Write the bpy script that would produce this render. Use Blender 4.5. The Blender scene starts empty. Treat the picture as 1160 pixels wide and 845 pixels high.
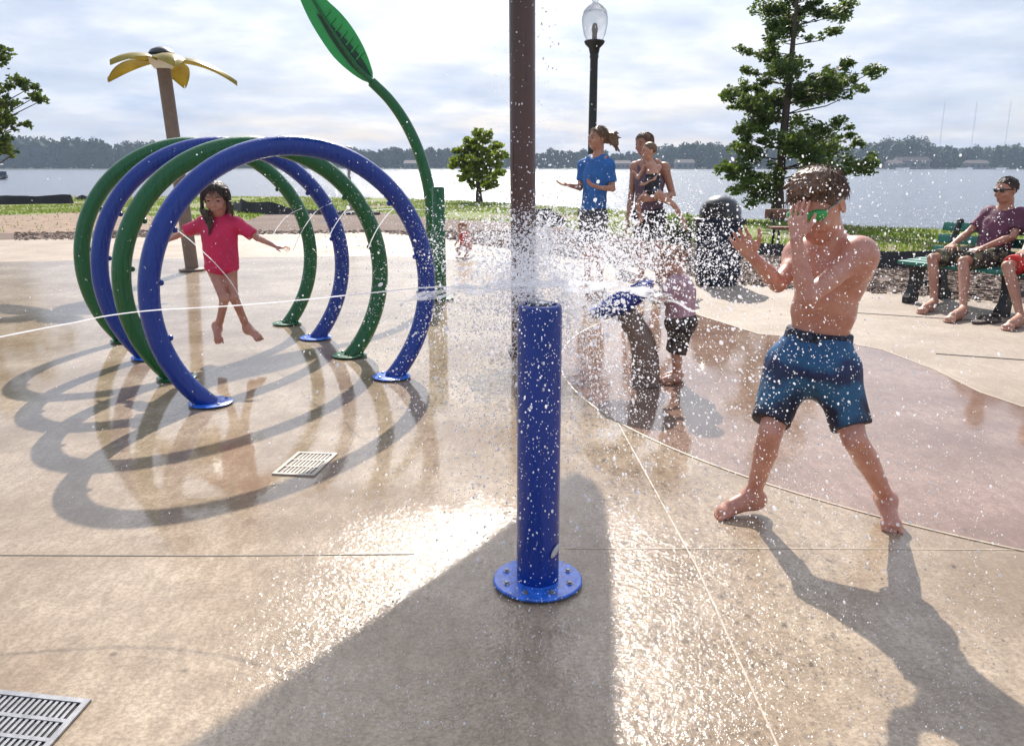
import bpy, bmesh, math, random
import numpy as np
from mathutils import Vector, Matrix, noise as mnoise
from mathutils.geometry import tessellate_polygon

SC = bpy.context.scene
COL = SC.collection
R = math.radians
rnd = random.Random(11)

# ------------------------------------------------------------------ camera model (used to read ground positions off the photo)
FPX, CAMH = 930.0, 1.27
PITCH = math.atan(234 / FPX)


def ang(py):
    return PITCH + math.atan((py - 422.5) / FPX)


def G(px, py, z=0.0):
    """Ground point (at height z) seen at photo pixel px, py."""
    a = ang(py)
    y = (CAMH - z) / math.tan(a)
    zc = math.hypot(y, CAMH - z) * math.cos(a - PITCH)
    return Vector(((px - 580) / FPX * zc, y, z))


def P(px, py, Y):
    """Point at distance Y seen at photo pixel px, py."""
    a = ang(py)
    z = CAMH - Y * math.tan(a)
    zc = math.hypot(Y, CAMH - z) * math.cos(a - PITCH)
    return Vector(((px - 580) / FPX * zc, Y, z))


# ------------------------------------------------------------------ object helpers
def tag(o, label=None, cat=None, group=None, kind=None):
    if label: o['label'] = label
    if cat: o['category'] = cat
    if group: o['group'] = group
    if kind: o['kind'] = kind
    return o


def empty(name, loc=(0, 0, 0), label=None, cat=None, group=None):
    o = bpy.data.objects.new(name, None)
    o.empty_display_size = 0.1
    o.location = loc
    COL.objects.link(o)
    return tag(o, label, cat, group)


def link_mesh(name, me, mats, parent=None, smooth=True):
    o = bpy.data.objects.new(name, me)
    if not isinstance(mats, (list, tuple)): mats = [mats]
    for m in mats:
        me.materials.append(m)
    if smooth:
        me.polygons.foreach_set('use_smooth', [True] * len(me.polygons))
    COL.objects.link(o)
    if parent is not None:
        o.parent = parent
        # all part meshes are written in world coordinates: keep them there
        o.matrix_parent_inverse = Matrix.Translation(-Vector(parent.location)) if parent.type == 'EMPTY' else Matrix.Identity(4)
    return o


class MB:
    """Collects shapes, then links them as one mesh object."""
    def __init__(s):
        s.v, s.f, s.mi = [], [], []
        s.m = 0

    def add(s, vs, fs):
        b = len(s.v)
        s.v += [tuple(x) for x in vs]
        s.f += [tuple(i + b for i in f) for f in fs]
        s.mi += [s.m] * len(fs)

    def box(s, c, size, M=None):
        hx, hy, hz = [q / 2 for q in size]
        vs = [Vector((x, y, z)) for x in (-hx, hx) for y in (-hy, hy) for z in (-hz, hz)]
        if M is not None: vs = [M @ v for v in vs]
        c = Vector(c)
        s.add([v + c for v in vs], [(0, 1, 3, 2), (4, 6, 7, 5), (0, 4, 5, 1), (2, 3, 7, 6), (0, 2, 6, 4), (1, 5, 7, 3)])

    def tube(s, pts, rad, n=12, cap=True, flat=1.0):
        pts = [Vector(p) for p in pts]
        if not isinstance(rad, (list, tuple)): rad = [rad] * len(pts)
        vs, fs = [], []
        up = None
        for i, p in enumerate(pts):
            t = (pts[min(i + 1, len(pts) - 1)] - pts[max(i - 1, 0)]).normalized()
            if up is None:
                up = t.orthogonal().normalized()
            up = (up - t * up.dot(t))
            up = up.normalized() if up.length > 1e-6 else t.orthogonal().normalized()
            si = t.cross(up)
            for k in range(n):
                a = 2 * math.pi * k / n
                vs.append(p + (up * math.cos(a) + si * math.sin(a) * flat) * rad[i])
        for i in range(len(pts) - 1):
            for k in range(n):
                a, b = i * n + k, i * n + (k + 1) % n
                fs.append((a, b, b + n, a + n))
        if cap:
            fs.append(tuple(range(n - 1, -1, -1)))
            q = (len(pts) - 1) * n
            fs.append(tuple(range(q, q + n)))
        s.add(vs, fs)

    def lathe(s, prof, o=(0, 0, 0), n=24, M=None):
        """prof: list of (radius, z)."""
        vs, fs = [], []
        o = Vector(o)
        for r, z in prof:
            for k in range(n):
                a = 2 * math.pi * k / n
                v = Vector((r * math.cos(a), r * math.sin(a), z))
                vs.append((M @ v if M is not None else v) + o)
        for i in range(len(prof) - 1):
            for k in range(n):
                a, b = i * n + k, i * n + (k + 1) % n
                fs.append((a, b, b + n, a + n))
        fs.append(tuple(range(n - 1, -1, -1)))
        q = (len(prof) - 1) * n
        fs.append(tuple(range(q, q + n)))
        s.add(vs, fs)

    def ell(s, c, r, M=None, n=10, m=7):
        prof = [(max(1e-4, math.sin(math.pi * i / m)), -math.cos(math.pi * i / m)) for i in range(m + 1)]
        S = Matrix.Diagonal(Vector(r)).to_3x3()
        s.lathe(prof, c, n, (M @ S) if M is not None else S)

    def build(s, name, mats, parent=None, smooth=True, bevel=0):
        me = bpy.data.meshes.new(name)
        me.from_pydata(s.v, [], s.f)
        if isinstance(mats, (list, tuple)):
            me.polygons.foreach_set('material_index', s.mi)
        if bevel:
            bm = bmesh.new(); bm.from_mesh(me)
            bmesh.ops.bevel(bm, geom=[e for e in bm.edges if e.calc_face_angle(0) > R(40)], offset=bevel, segments=2, affect='EDGES', profile=.5, clamp_overlap=True)
            bm.to_mesh(me); bm.free()
        o = link_mesh(name, me, mats, parent, smooth)
        if smooth:
            try:
                me.set_sharp_from_angle(angle=R(38))
            except Exception:
                pass
        return o


def sheet(name, pts, z, mat, parent=None):
    """A flat polygon on the ground at height z."""
    vs = [Vector((p[0], p[1], z)) for p in pts]
    me = bpy.data.meshes.new(name)
    fs = []
    for a, b, c in tessellate_polygon([vs]):
        up = (vs[b] - vs[a]).cross(vs[c] - vs[a]).z > 0
        fs.append((a, b, c) if up else (a, c, b))
    me.from_pydata(vs, [], fs)
    return link_mesh(name, me, mat, parent, False)


# ------------------------------------------------------------------ materials
def mat(name):
    m = bpy.data.materials.new(name); m.use_nodes = True
    nt = m.node_tree
    return m, nt, nt.nodes['Principled BSDF']


def N(nt, t, **kw):
    n = nt.nodes.new(t)
    for k, v in kw.items():
        if k in n.inputs: n.inputs[k].default_value = v
        else: setattr(n, k, v)
    return n


def ramp(nt, fac, stops):
    r = N(nt, 'ShaderNodeValToRGB')
    e = r.color_ramp.elements
    while len(e) < len(stops): e.new(.5)
    for i, (p, c) in enumerate(stops):
        e[i].position = p
        e[i].color = (*c, 1) if len(c) == 3 else c
    nt.links.new(fac, r.inputs[0])
    return r.outputs[0]


def mix(nt, fac, a, b, bt='MIX'):
    n = N(nt, 'ShaderNodeMix', data_type='RGBA', blend_type=bt)
    for i, x in ((0, fac), (6, a), (7, b)):
        if hasattr(x, 'is_linked'): nt.links.new(x, n.inputs[i])
        else: n.inputs[i].default_value = x if i == 0 else (*x, 1)
    return n.outputs[2]


def mathn(nt, op, a, b=None, clamp=False):
    n = N(nt, 'ShaderNodeMath', operation=op, use_clamp=clamp)
    for i, x in ((0, a), (1, b)):
        if x is None: continue
        if hasattr(x, 'is_linked'): nt.links.new(x, n.inputs[i])
        else: n.inputs[i].default_value = x
    return n.outputs[0]


def objco(nt, scale=(1, 1, 1)):
    t = N(nt, 'ShaderNodeTexCoord')
    m = N(nt, 'ShaderNodeMapping'); m.inputs['Scale'].default_value = scale
    nt.links.new(t.outputs['Object'], m.inputs[0])
    return m.outputs[0]


def noisen(nt, co, scale, detail=4, rough=.55):
    n = N(nt, 'ShaderNodeTexNoise', Scale=scale, Detail=detail, Roughness=rough)
    nt.links.new(co, n.inputs['Vector'])
    return n.outputs[0]


def bump(nt, b, h, strength, dist):
    n = N(nt, 'ShaderNodeBump', Strength=strength, Distance=dist)
    nt.links.new(h, n.inputs['Height'])
    nt.links.new(n.outputs[0], b.inputs['Normal'])
    return n


def simple(name, c, rough=.5, var=.15, scale=12, metal=0, coat=0, bmp=0, bscale=60, trans=0, spec=None):
    m, nt, b = mat(name)
    co = objco(nt)
    n = noisen(nt, co, scale)
    lo = tuple(x * (1 - var) for x in c); hi = tuple(min(1, x * (1 + var)) for x in c)
    nt.links.new(ramp(nt, n, [(.3, lo), (.7, hi)]), b.inputs['Base Color'])
    b.inputs['Roughness'].default_value = rough
    b.inputs['Metallic'].default_value = metal
    b.inputs['Coat Weight'].default_value = coat
    b.inputs['Coat Roughness'].default_value = .08
    if spec is not None: b.inputs['Specular IOR Level'].default_value = spec
    if bmp: bump(nt, b, noisen(nt, co, bscale, 5), bmp, .004)
    return m


M = {}
def painted(name, c, rough):
    m, nt, b = mat(name)
    co = objco(nt); st = noisen(nt, objco(nt, (1, 1, .06)), 38, 4, .65); n = noisen(nt, co, 4, 5, .65)
    k = mathn(nt, 'ADD', mathn(nt, 'MULTIPLY', st, .6), mathn(nt, 'MULTIPLY', n, .4))
    col = ramp(nt, k, [(.34, tuple(x * .84 for x in c)), (.52, c), (.64, tuple(x * 1.08 for x in c)), (.8, tuple(x * .9 + .02 for x in c))])
    sp = noisen(nt, co, 70, 3, .6)
    nt.links.new(mix(nt, ramp(nt, sp, [(.66, (0,) * 3), (.74, (.25,) * 3)]), col, (.2, .24, .3)), b.inputs['Base Color'])
    nt.links.new(ramp(nt, k, [(.35, (rough * .6,) * 3), (.65, (rough * 1.5,) * 3)]), b.inputs['Roughness'])
    b.inputs['Specular IOR Level'].default_value = .35
    b.inputs['Coat Weight'].default_value = .3; b.inputs['Coat Roughness'].default_value = .1
    dr = N(nt, 'ShaderNodeTexVoronoi', Scale=95.0); nt.links.new(objco(nt, (1, 1, .7)), dr.inputs['Vector'])
    bump(nt, b, ramp(nt, dr.outputs['Distance'], [(.05, (1,) * 3), (.3, (0,) * 3)]), .35, .002)
    return m


M['blue'] = painted('blue_gloss_paint', (.001, .03, .25), .28)
M['blue_flange'] = simple('blue_worn_paint', (.02, .13, .6), .35, .5, 45, coat=.3)
M['green'] = painted('green_gloss_paint', (.004, .10, .026), .3)
M['leafgreen'] = simple('bright_green_panel', (.01, .33, .06), .35, .1, 6, coat=.3)
M['darkmesh'] = simple('dark_green_screen', (.006, .045, .02), .45, .5, 90)
M['brown'] = painted('brown_paint', (.085, .043, .039), .35)
M['tanpole'] = simple('tan_brown_paint', (.17, .12, .095), .45, .15, 8)
M['blackmetal'] = simple('black_painted_iron', (.012, .014, .016), .4, .2, 20)
M['canblue'] = simple('dark_navy_steel', (.008, .02, .05), .45, .25, 25, spec=.3)
M['canlid'] = simple('black_plastic_dome', (.01, .011, .013), .28, .2, 15, coat=.4)
M['slat'] = simple('green_recycled_slat', (.02, .16, .12), .45, .2, 14)
M['castleg'] = simple('black_cast_leg', (.012, .013, .014), .5, .3, 30, bmp=.4)
M['steel'] = simple('galvanised_grate', (.32, .32, .33), .38, .25, 40, metal=.6)
M['slot_shade'] = simple('dark_slot_shade_and_flap', (.02, .018, .016), .8)  # dark colour stands for shade in the grate slots; also colours the bin flap
M['bolt'] = simple('bolt_steel', (.3, .3, .32), .35, .2, 30, metal=.8)
M['wood'] = simple('weathered_red_plank', (.2, .09, .05), .7, .3, 10)
M['fabric_black'] = simple('black_silt_fabric', (.014, .014, .016), .75, .4, 20, bmp=.6, bscale=20)
M['bark'] = simple('grey_brown_bark', (.075, .055, .045), .85, .35, 30, bmp=.8, bscale=40)
M['white_paint'] = simple('white_paint', (.75, .75, .73), .5, .06, 5)
M['roofdark'] = simple('roof_shingle', (.12, .09, .08), .8, .2, 3)
M['wallpale'] = simple('pale_siding', (.15, .145, .14), .8, .1, 2)
M['winglass'] = simple('dark_window', (.03, .035, .04), .15)
M['sandal'] = simple('brown_rubber_sandal', (.07, .05, .04), .7)
M['mast'] = simple('grey_mast_paint', (.32, .3, .31), .6)


def foliage(name, a, b_, trans=.45, spec=.3):
    m, nt, b = mat(name)
    oi = N(nt, 'ShaderNodeTexCoord')
    n = noisen(nt, oi.outputs['Object'], 1.7, 3)
    n2 = N(nt, 'ShaderNodeTexWhiteNoise')
    ge = N(nt, 'ShaderNodeNewGeometry')
    nt.links.new(ge.outputs['Random Per Island'], n2.inputs['Vector'])
    n3 = mathn(nt, 'ADD', mathn(nt, 'MULTIPLY', n, .6), mathn(nt, 'MULTIPLY', ge.outputs['Random Per Island'], .4))
    c = ramp(nt, n3, [(.3, a), (.7, b_)])
    nt.links.new(c, b.inputs['Base Color'])
    b.inputs['Roughness'].default_value = .5
    b.inputs['Specular IOR Level'].default_value = spec
    tr = N(nt, 'ShaderNodeBsdfTranslucent')
    nt.links.new(mix(nt, .45, c, (.2, .28, .03)), tr.inputs[0])
    ms = N(nt, 'ShaderNodeMixShader'); ms.inputs[0].default_value = trans
    nt.links.new(b.outputs[0], ms.inputs[1]); nt.links.new(tr.outputs[0], ms.inputs[2])
    nt.links.new(ms.outputs[0], nt.nodes['Material Output'].inputs[0])
    return m


M['leaf_oak'] = foliage('oak_leaves', (.05, .09, .018), (.14, .2, .034), .6)
M['leaf_light'] = foliage('light_green_leaves', (.17, .22, .022), (.32, .38, .055), .65)
M['leaf_left'] = foliage('olive_leaves', (.025, .05, .015), (.09, .12, .03), .4)
M['leaf_far'] = foliage('far_leaves', (.014, .032, .022), (.032, .058, .03), .08, .02)
M['grass'] = foliage('lawn_blades', (.09, .15, .02), (.19, .25, .045), .5)
M['shrub'] = foliage('ornamental_shrub', (.03, .07, .02), (.1, .15, .03), .4)


def skin(name, c, rough=.38, coat=.25):
    m, nt, b = mat(name)
    co = objco(nt)
    n = mathn(nt, 'ADD', mathn(nt, 'MULTIPLY', noisen(nt, co, 8, 3), .6), mathn(nt, 'MULTIPLY', noisen(nt, co, 45, 4, .65), .4))
    cc = ramp(nt, n, [(.36, (c[0] * .84, c[1] * .72, c[2] * .7)), (.64, (min(1, c[0] * 1.12), c[1] * 1.12, c[2] * 1.1))])
    nt.links.new(cc, b.inputs['Base Color'])
    b.inputs['Roughness'].default_value = rough
    b.inputs['Subsurface Weight'].default_value = .18
    b.inputs['Subsurface Radius'].default_value = (.012, .005, .003)
    b.inputs['Subsurface Scale'].default_value = 1.0
    b.inputs['Coat Weight'].default_value = coat
    b.inputs['Coat Roughness'].default_value = .2
    bump(nt, b, noisen(nt, co, 140, 4), .25, .002)
    return m


M['skin'] = skin('wet_skin', (.50, .245, .18))
M['skin_pale'] = skin('fair_skin', (.5, .28, .2), .48, .08)
M['skin_tan'] = skin('tanned_skin', (.42, .22, .15), .5, .05)
M['lip'] = simple('lip_skin', (.40, .16, .13), .4)
M['eyeball'] = simple('eye', (.05, .03, .025), .15)
M['hair_brown'] = simple('wet_brown_hair', (.135, .07, .04), .42, .5, 60, bmp=.9, bscale=150)
M['hair_dark'] = simple('dark_hair', (.045, .024, .016), .4, .4, 60, bmp=.9, bscale=150)
M['hair_blond'] = simple('dark_blond_hair', (.15, .085, .045), .45, .4, 50, bmp=.9, bscale=120)
M['hair_ginger'] = simple('ginger_hair', (.28, .11, .045), .45, .3, 50, bmp=.9, bscale=120)


def cloth(name, c, var=.2, scale=6, rough=.75, sheen=.1):
    m = simple(name, c, rough, var, scale, bmp=.25, bscale=220)
    return m


M['pink'] = cloth('wet_pink_jersey', (.62, .018, .1), .18, 5, .55)
M['shirt_blue'] = cloth('blue_jersey', (.02, .12, .38), .2, 7)
M['purple'] = cloth('plum_cotton', (.12, .035, .07), .2, 6)
M['tank'] = cloth('dusty_mauve_knit', (.13, .085, .12), .3, 9)
M['dark_cloth'] = cloth('dark_shorts_cloth', (.02, .02, .028), .4, 10)
M['grey_cloth'] = cloth('charcoal_cloth', (.04, .045, .06), .3, 10)
M['red_cloth'] = cloth('red_swim_cloth', (.5, .03, .025), .25, 9)
M['rash'] = cloth('lilac_rash_guard', (.4, .25, .3), .25, 14)
M['swim_blue'] = cloth('slate_blue_swim_cloth', (.12, .16, .26), .4, 18)


def board_shorts():
    m, nt, b = mat('blue_patterned_board_shorts')
    co = objco(nt)
    sep = N(nt, 'ShaderNodeSeparateXYZ'); nt.links.new(co, sep.inputs[0])
    n = noisen(nt, co, 7, 4)
    z = mathn(nt, 'ADD', sep.outputs[2], mathn(nt, 'MULTIPLY', mathn(nt, 'SUBTRACT', n, .5), .26))
    f = mathn(nt, 'DIVIDE', mathn(nt, 'SUBTRACT', z, .38), .36)
    c = ramp(nt, f, [(.0, (.006, .006, .02)), (.16, (.007, .008, .03)), (.26, (.01, .075, .16)), (.38, (.012, .09, .19)),
                     (.5, (.007, .014, .06)), (.6, (.008, .02, .09)), (.72, (.008, .09, .22)), (1, (.006, .06, .2))])
    # angular flecks of the print
    v = N(nt, 'ShaderNodeTexVoronoi', Scale=38.0); nt.links.new(objco(nt, (1, 1, 2.2)), v.inputs['Vector'])
    c2 = mix(nt, ramp(nt, v.outputs['Distance'], [(.12, (.55,) * 3), (.3, (0,) * 3)]), c, (.006, .006, .02))
    nt.links.new(c2, b.inputs['Base Color'])
    b.inputs['Roughness'].default_value = .6
    bump(nt, b, noisen(nt, co, 160, 4), .25, .003)
    return m


M['boardshorts'] = board_shorts()


def printed(name, a, c, scale):
    m, nt, b = mat(name)
    co = objco(nt)
    n = noisen(nt, co, scale, 3)
    nt.links.new(ramp(nt, n, [(.44, a), (.56, c)]), b.inputs['Base Color'])
    b.inputs['Roughness'].default_value = .8
    return m


M['camo'] = printed('olive_patterned_cloth', (.03, .03, .028), (.16, .15, .09), 16)
M['toddshorts'] = printed('dark_patterned_swim_cloth', (.018, .014, .014), (.11, .085, .07), 34)
M['waistband'] = printed('dark_printed_waistband', (.008, .008, .02), (.03, .05, .1), 60)


def yellow_petal():
    m, nt, b = mat('translucent_yellow_panel')
    co = objco(nt)
    c = ramp(nt, noisen(nt, co, 6, 3), [(.3, (.36, .28, .045)), (.7, (.5, .42, .09))])
    nt.links.new(c, b.inputs['Base Color']); b.inputs['Roughness'].default_value = .3
    tr = N(nt, 'ShaderNodeBsdfTranslucent'); nt.links.new(c, tr.inputs[0])
    ms = N(nt, 'ShaderNodeMixShader'); ms.inputs[0].default_value = .45
    nt.links.new(b.outputs[0], ms.inputs[1]); nt.links.new(tr.outputs[0], ms.inputs[2])
    nt.links.new(ms.outputs[0], nt.nodes['Material Output'].inputs[0])
    return m


M['petal'] = yellow_petal()


def goggle_mat():
    m, nt, b = mat('green_goggle_lens')
    b.inputs['Base Color'].default_value = (.008, .3, .05, 1)
    b.inputs['Roughness'].default_value = .12
    b.inputs['Coat Weight'].default_value = .6
    return m


M['goggle'] = goggle_mat()
M['strap'] = simple('grey_rubber_strap', (.3, .36, .32), .5)


def globe_mat():
    m, nt, b = mat('frosted_globe_glass')
    b.inputs['Base Color'].default_value = (.85, .87, .9, 1)
    b.inputs['Roughness'].default_value = .25
    b.inputs['Transmission Weight'].default_value = .75
    b.inputs['IOR'].default_value = 1.15
    return m


M['globe'] = globe_mat()


def drop_mat():
    m, nt, b = mat('sunlit_water_drops')
    b.inputs['Base Color'].default_value = (.93, .95, 1, 1)
    b.inputs['Roughness'].default_value = .12
    tr = N(nt, 'ShaderNodeBsdfTranslucent'); tr.inputs[0].default_value = (.97, .97, 1, 1)
    ms = N(nt, 'ShaderNodeMixShader'); ms.inputs[0].default_value = .5
    nt.links.new(b.outputs[0], ms.inputs[1]); nt.links.new(tr.outputs[0], ms.inputs[2])
    # water is clear: part of the light goes straight through
    tp = N(nt, 'ShaderNodeBsdfTransparent'); ms2 = N(nt, 'ShaderNodeMixShader'); ms2.inputs[0].default_value = .72
    nt.links.new(tp.outputs[0], ms2.inputs[1]); nt.links.new(ms.outputs[0], ms2.inputs[2])
    nt.links.new(ms2.outputs[0], nt.nodes['Material Output'].inputs[0])
    return m


M['drops'] = drop_mat()


def film_mat():
    """Thin sheet of splashing water: clear in places, white with foam in others."""
    m, nt, b = mat('splashing_water_sheet')
    co = objco(nt)
    b.inputs['Base Color'].default_value = (.93, .95, 1, 1); b.inputs['Roughness'].default_value = .1
    tr = N(nt, 'ShaderNodeBsdfTranslucent'); tr.inputs[0].default_value = (.95, .96, 1, 1)
    ms = N(nt, 'ShaderNodeMixShader'); ms.inputs[0].default_value = .5
    nt.links.new(b.outputs[0], ms.inputs[1]); nt.links.new(tr.outputs[0], ms.inputs[2])
    tp = N(nt, 'ShaderNodeBsdfTransparent')
    ms2 = N(nt, 'ShaderNodeMixShader')
    f = ramp(nt, noisen(nt, co, 22, 4, .65), [(.42, (.0,) * 3), (.66, (.8,) * 3)])
    nt.links.new(f, ms2.inputs[0])
    nt.links.new(tp.outputs[0], ms2.inputs[1]); nt.links.new(ms.outputs[0], ms2.inputs[2])
    nt.links.new(ms2.outputs[0], nt.nodes['Material Output'].inputs[0])
    return m


M['film'] = film_mat()


def wet_concrete(name, a, c, wet, ior=1.36, agit=True):
    """Broom-finished concrete under a film of water (wet > 0); the film is ruffled where the spray lands."""
    m, nt, b = mat(name)
    co = objco(nt)
    fine = noisen(nt, co, 90, 3, .6)
    stain = noisen(nt, co, 1.5, 7, .62)
    col = ramp(nt, stain, [(.36, a), (.64, c)])
    col = mix(nt, ramp(nt, fine, [(.38, (.42,) * 3), (.6, (0,) * 3)]), col, tuple(x * .55 for x in a))
    grain = noisen(nt, objco(nt, (1, .35, 1)), 26, 4, .7)
    col = mix(nt, ramp(nt, grain, [(.42, (.35,) * 3), (.58, (0,) * 3)]), col, tuple(x * .7 for x in a))
    blot = noisen(nt, co, 5.5, 5, .7)
    col = mix(nt, ramp(nt, blot, [(.58, (0,) * 3), (.72, (.45,) * 3)]), col, tuple(x * .6 for x in a))
    spots = N(nt, 'ShaderNodeTexVoronoi', Scale=4.0); nt.links.new(co, spots.inputs['Vector'])
    col = mix(nt, ramp(nt, spots.outputs['Distance'], [(.02, (.6,) * 3), (.06, (0,) * 3)]), col, tuple(x * .4 for x in a))
    nt.links.new(col, b.inputs['Base Color'])
    b.inputs['IOR'].default_value = ior
    film = noisen(nt, co, .8, 6, .62)
    rip = noisen(nt, objco(nt, (1, .6, 1)), 30, 3, .6)
    rip2 = noisen(nt, co, 120, 2, .6)
    rip3 = noisen(nt, co, 48, 2, .5)
    if wet:
        # where the spray falls: round the blue post, towards the viewer
        sp = N(nt, 'ShaderNodeSeparateXYZ'); nt.links.new(co, sp.inputs[0])
        dx = mathn(nt, 'DIVIDE', mathn(nt, 'SUBTRACT', sp.outputs[0], .25), 1.75)
        dy = mathn(nt, 'DIVIDE', mathn(nt, 'SUBTRACT', sp.outputs[1], 2.1), 1.3)
        d = mathn(nt, 'SQRT', mathn(nt, 'ADD', mathn(nt, 'MULTIPLY', dx, dx), mathn(nt, 'MULTIPLY', dy, dy)))
        d = mathn(nt, 'ADD', d, mathn(nt, 'MULTIPLY', mathn(nt, 'SUBTRACT', film, .5), .6))
        msk = ramp(nt, d, [(.35, (1,) * 3), (1.2, (0,) * 3)])
        rgh = mix(nt, msk, ramp(nt, film, [(.34, (.13,) * 3), (.5, (.06,) * 3), (.7, (.045,) * 3)]), (.075,) * 3)
        far = ramp(nt, mathn(nt, 'MULTIPLY', d, .2), [(.75, (0,) * 3), (1, (1,) * 3)])
        nt.links.new(mix(nt, far, rgh, (.2,) * 3), b.inputs['Roughness'])
        calm = mathn(nt, 'ADD', mathn(nt, 'MULTIPLY', rip, .8), mathn(nt, 'MULTIPLY', rip2, .06))
        rough = mathn(nt, 'ADD', mathn(nt, 'MULTIPLY', rip3, .62), mathn(nt, 'MULTIPLY', rip2, .36))
        bn1 = N(nt, 'ShaderNodeBump', Strength=.10, Distance=.004); nt.links.new(calm, bn1.inputs['Height'])
        bn2 = N(nt, 'ShaderNodeBump', Distance=.0075); nt.links.new(rough, bn2.inputs['Height']); nt.links.new(mathn(nt, 'MULTIPLY', msk, .85), bn2.inputs['Strength'])
        nt.links.new(bn1.outputs[0], bn2.inputs['Normal']); nt.links.new(bn2.outputs[0], b.inputs['Normal'])
    else:
        nt.links.new(ramp(nt, film, [(.3, (.8,) * 3), (.7, (.55,) * 3)]), b.inputs['Roughness'])
        bump(nt, b, rip2, .4, .003)
    return m


M['pad'] = wet_concrete('wet_tan_concrete', (.265, .195, .132), (.47, .38, .285), 1, 1.39)
M['ring'] = wet_concrete('wet_reddish_concrete', (.215, .135, .1), (.36, .25, .195), 1, 1.5)
M['walk'] = wet_concrete('dry_pale_concrete', (.31, .25, .2), (.43, .36, .295), 0)
M['joint_pale'] = simple('pale_joint', (.36, .29, .22), .5)
M['joint_dark'] = simple('dark_joint', (.07, .055, .045), .6)


def ground_mat():
    m, nt, b = mat('lawn_and_bare_soil')
    t = N(nt, 'ShaderNodeTexCoord'); co = t.outputs['Object']
    n1 = noisen(nt, co, .35, 6, .62); n2 = noisen(nt, co, 6, 6, .7); n3 = noisen(nt, co, 40, 3, .6)
    g = ramp(nt, n2, [(.3, (.11, .15, .03)), (.7, (.2, .23, .06))])
    s = ramp(nt, n3, [(.3, (.13, .085, .06)), (.7, (.27, .19, .14))])
    nt.links.new(mix(nt, ramp(nt, n1, [(.5, (0,) * 3), (.62, (1,) * 3)]), g, s), b.inputs['Base Color'])
    b.inputs['Roughness'].default_value = .95
    bump(nt, b, n3, .6, .03)
    return m


def mulch_mat():
    m, nt, b = mat('brown_mulch')
    co = objco(nt)
    n = noisen(nt, co, 26, 5, .7)
    n2 = noisen(nt, co, .8, 4)
    a = ramp(nt, n, [(.3, (.05, .032, .026)), (.5, (.14, .095, .075)), (.75, (.26, .19, .155))])
    nt.links.new(mix(nt, ramp(nt, n2, [(.4, (0,) * 3), (.6, (.5,) * 3)]), a, (.2, .15, .12)), b.inputs['Base Color'])
    b.inputs['Roughness'].default_value = .95
    bump(nt, b, n, 1, .03)
    return m


def lake_mat():
    m, nt, b = mat('lake_water')
    b.inputs['Base Color'].default_value = (.13, .15, .185, 1)
    b.inputs['Roughness'].default_value = .16
    b.inputs['IOR'].default_value = 1.33
    co = objco(nt, (.55, 1, 1))
    h1 = noisen(nt, co, .45, 4, .6); h2 = noisen(nt, co, 2.2, 3, .6)
    h = mathn(nt, 'ADD', mathn(nt, 'MULTIPLY', h1, 1.0), mathn(nt, 'MULTIPLY', h2, .5))
    bump(nt, b, h, 1.0, .4)
    return m


M['ground'] = ground_mat(); M['mulch'] = mulch_mat(); M['lake'] = lake_mat()

# ------------------------------------------------------------------ smooth-blended solid modelling (signed distances + surface nets)
def nrm(v):
    return np.asarray(v, float) / max(1e-9, np.linalg.norm(v))


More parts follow.
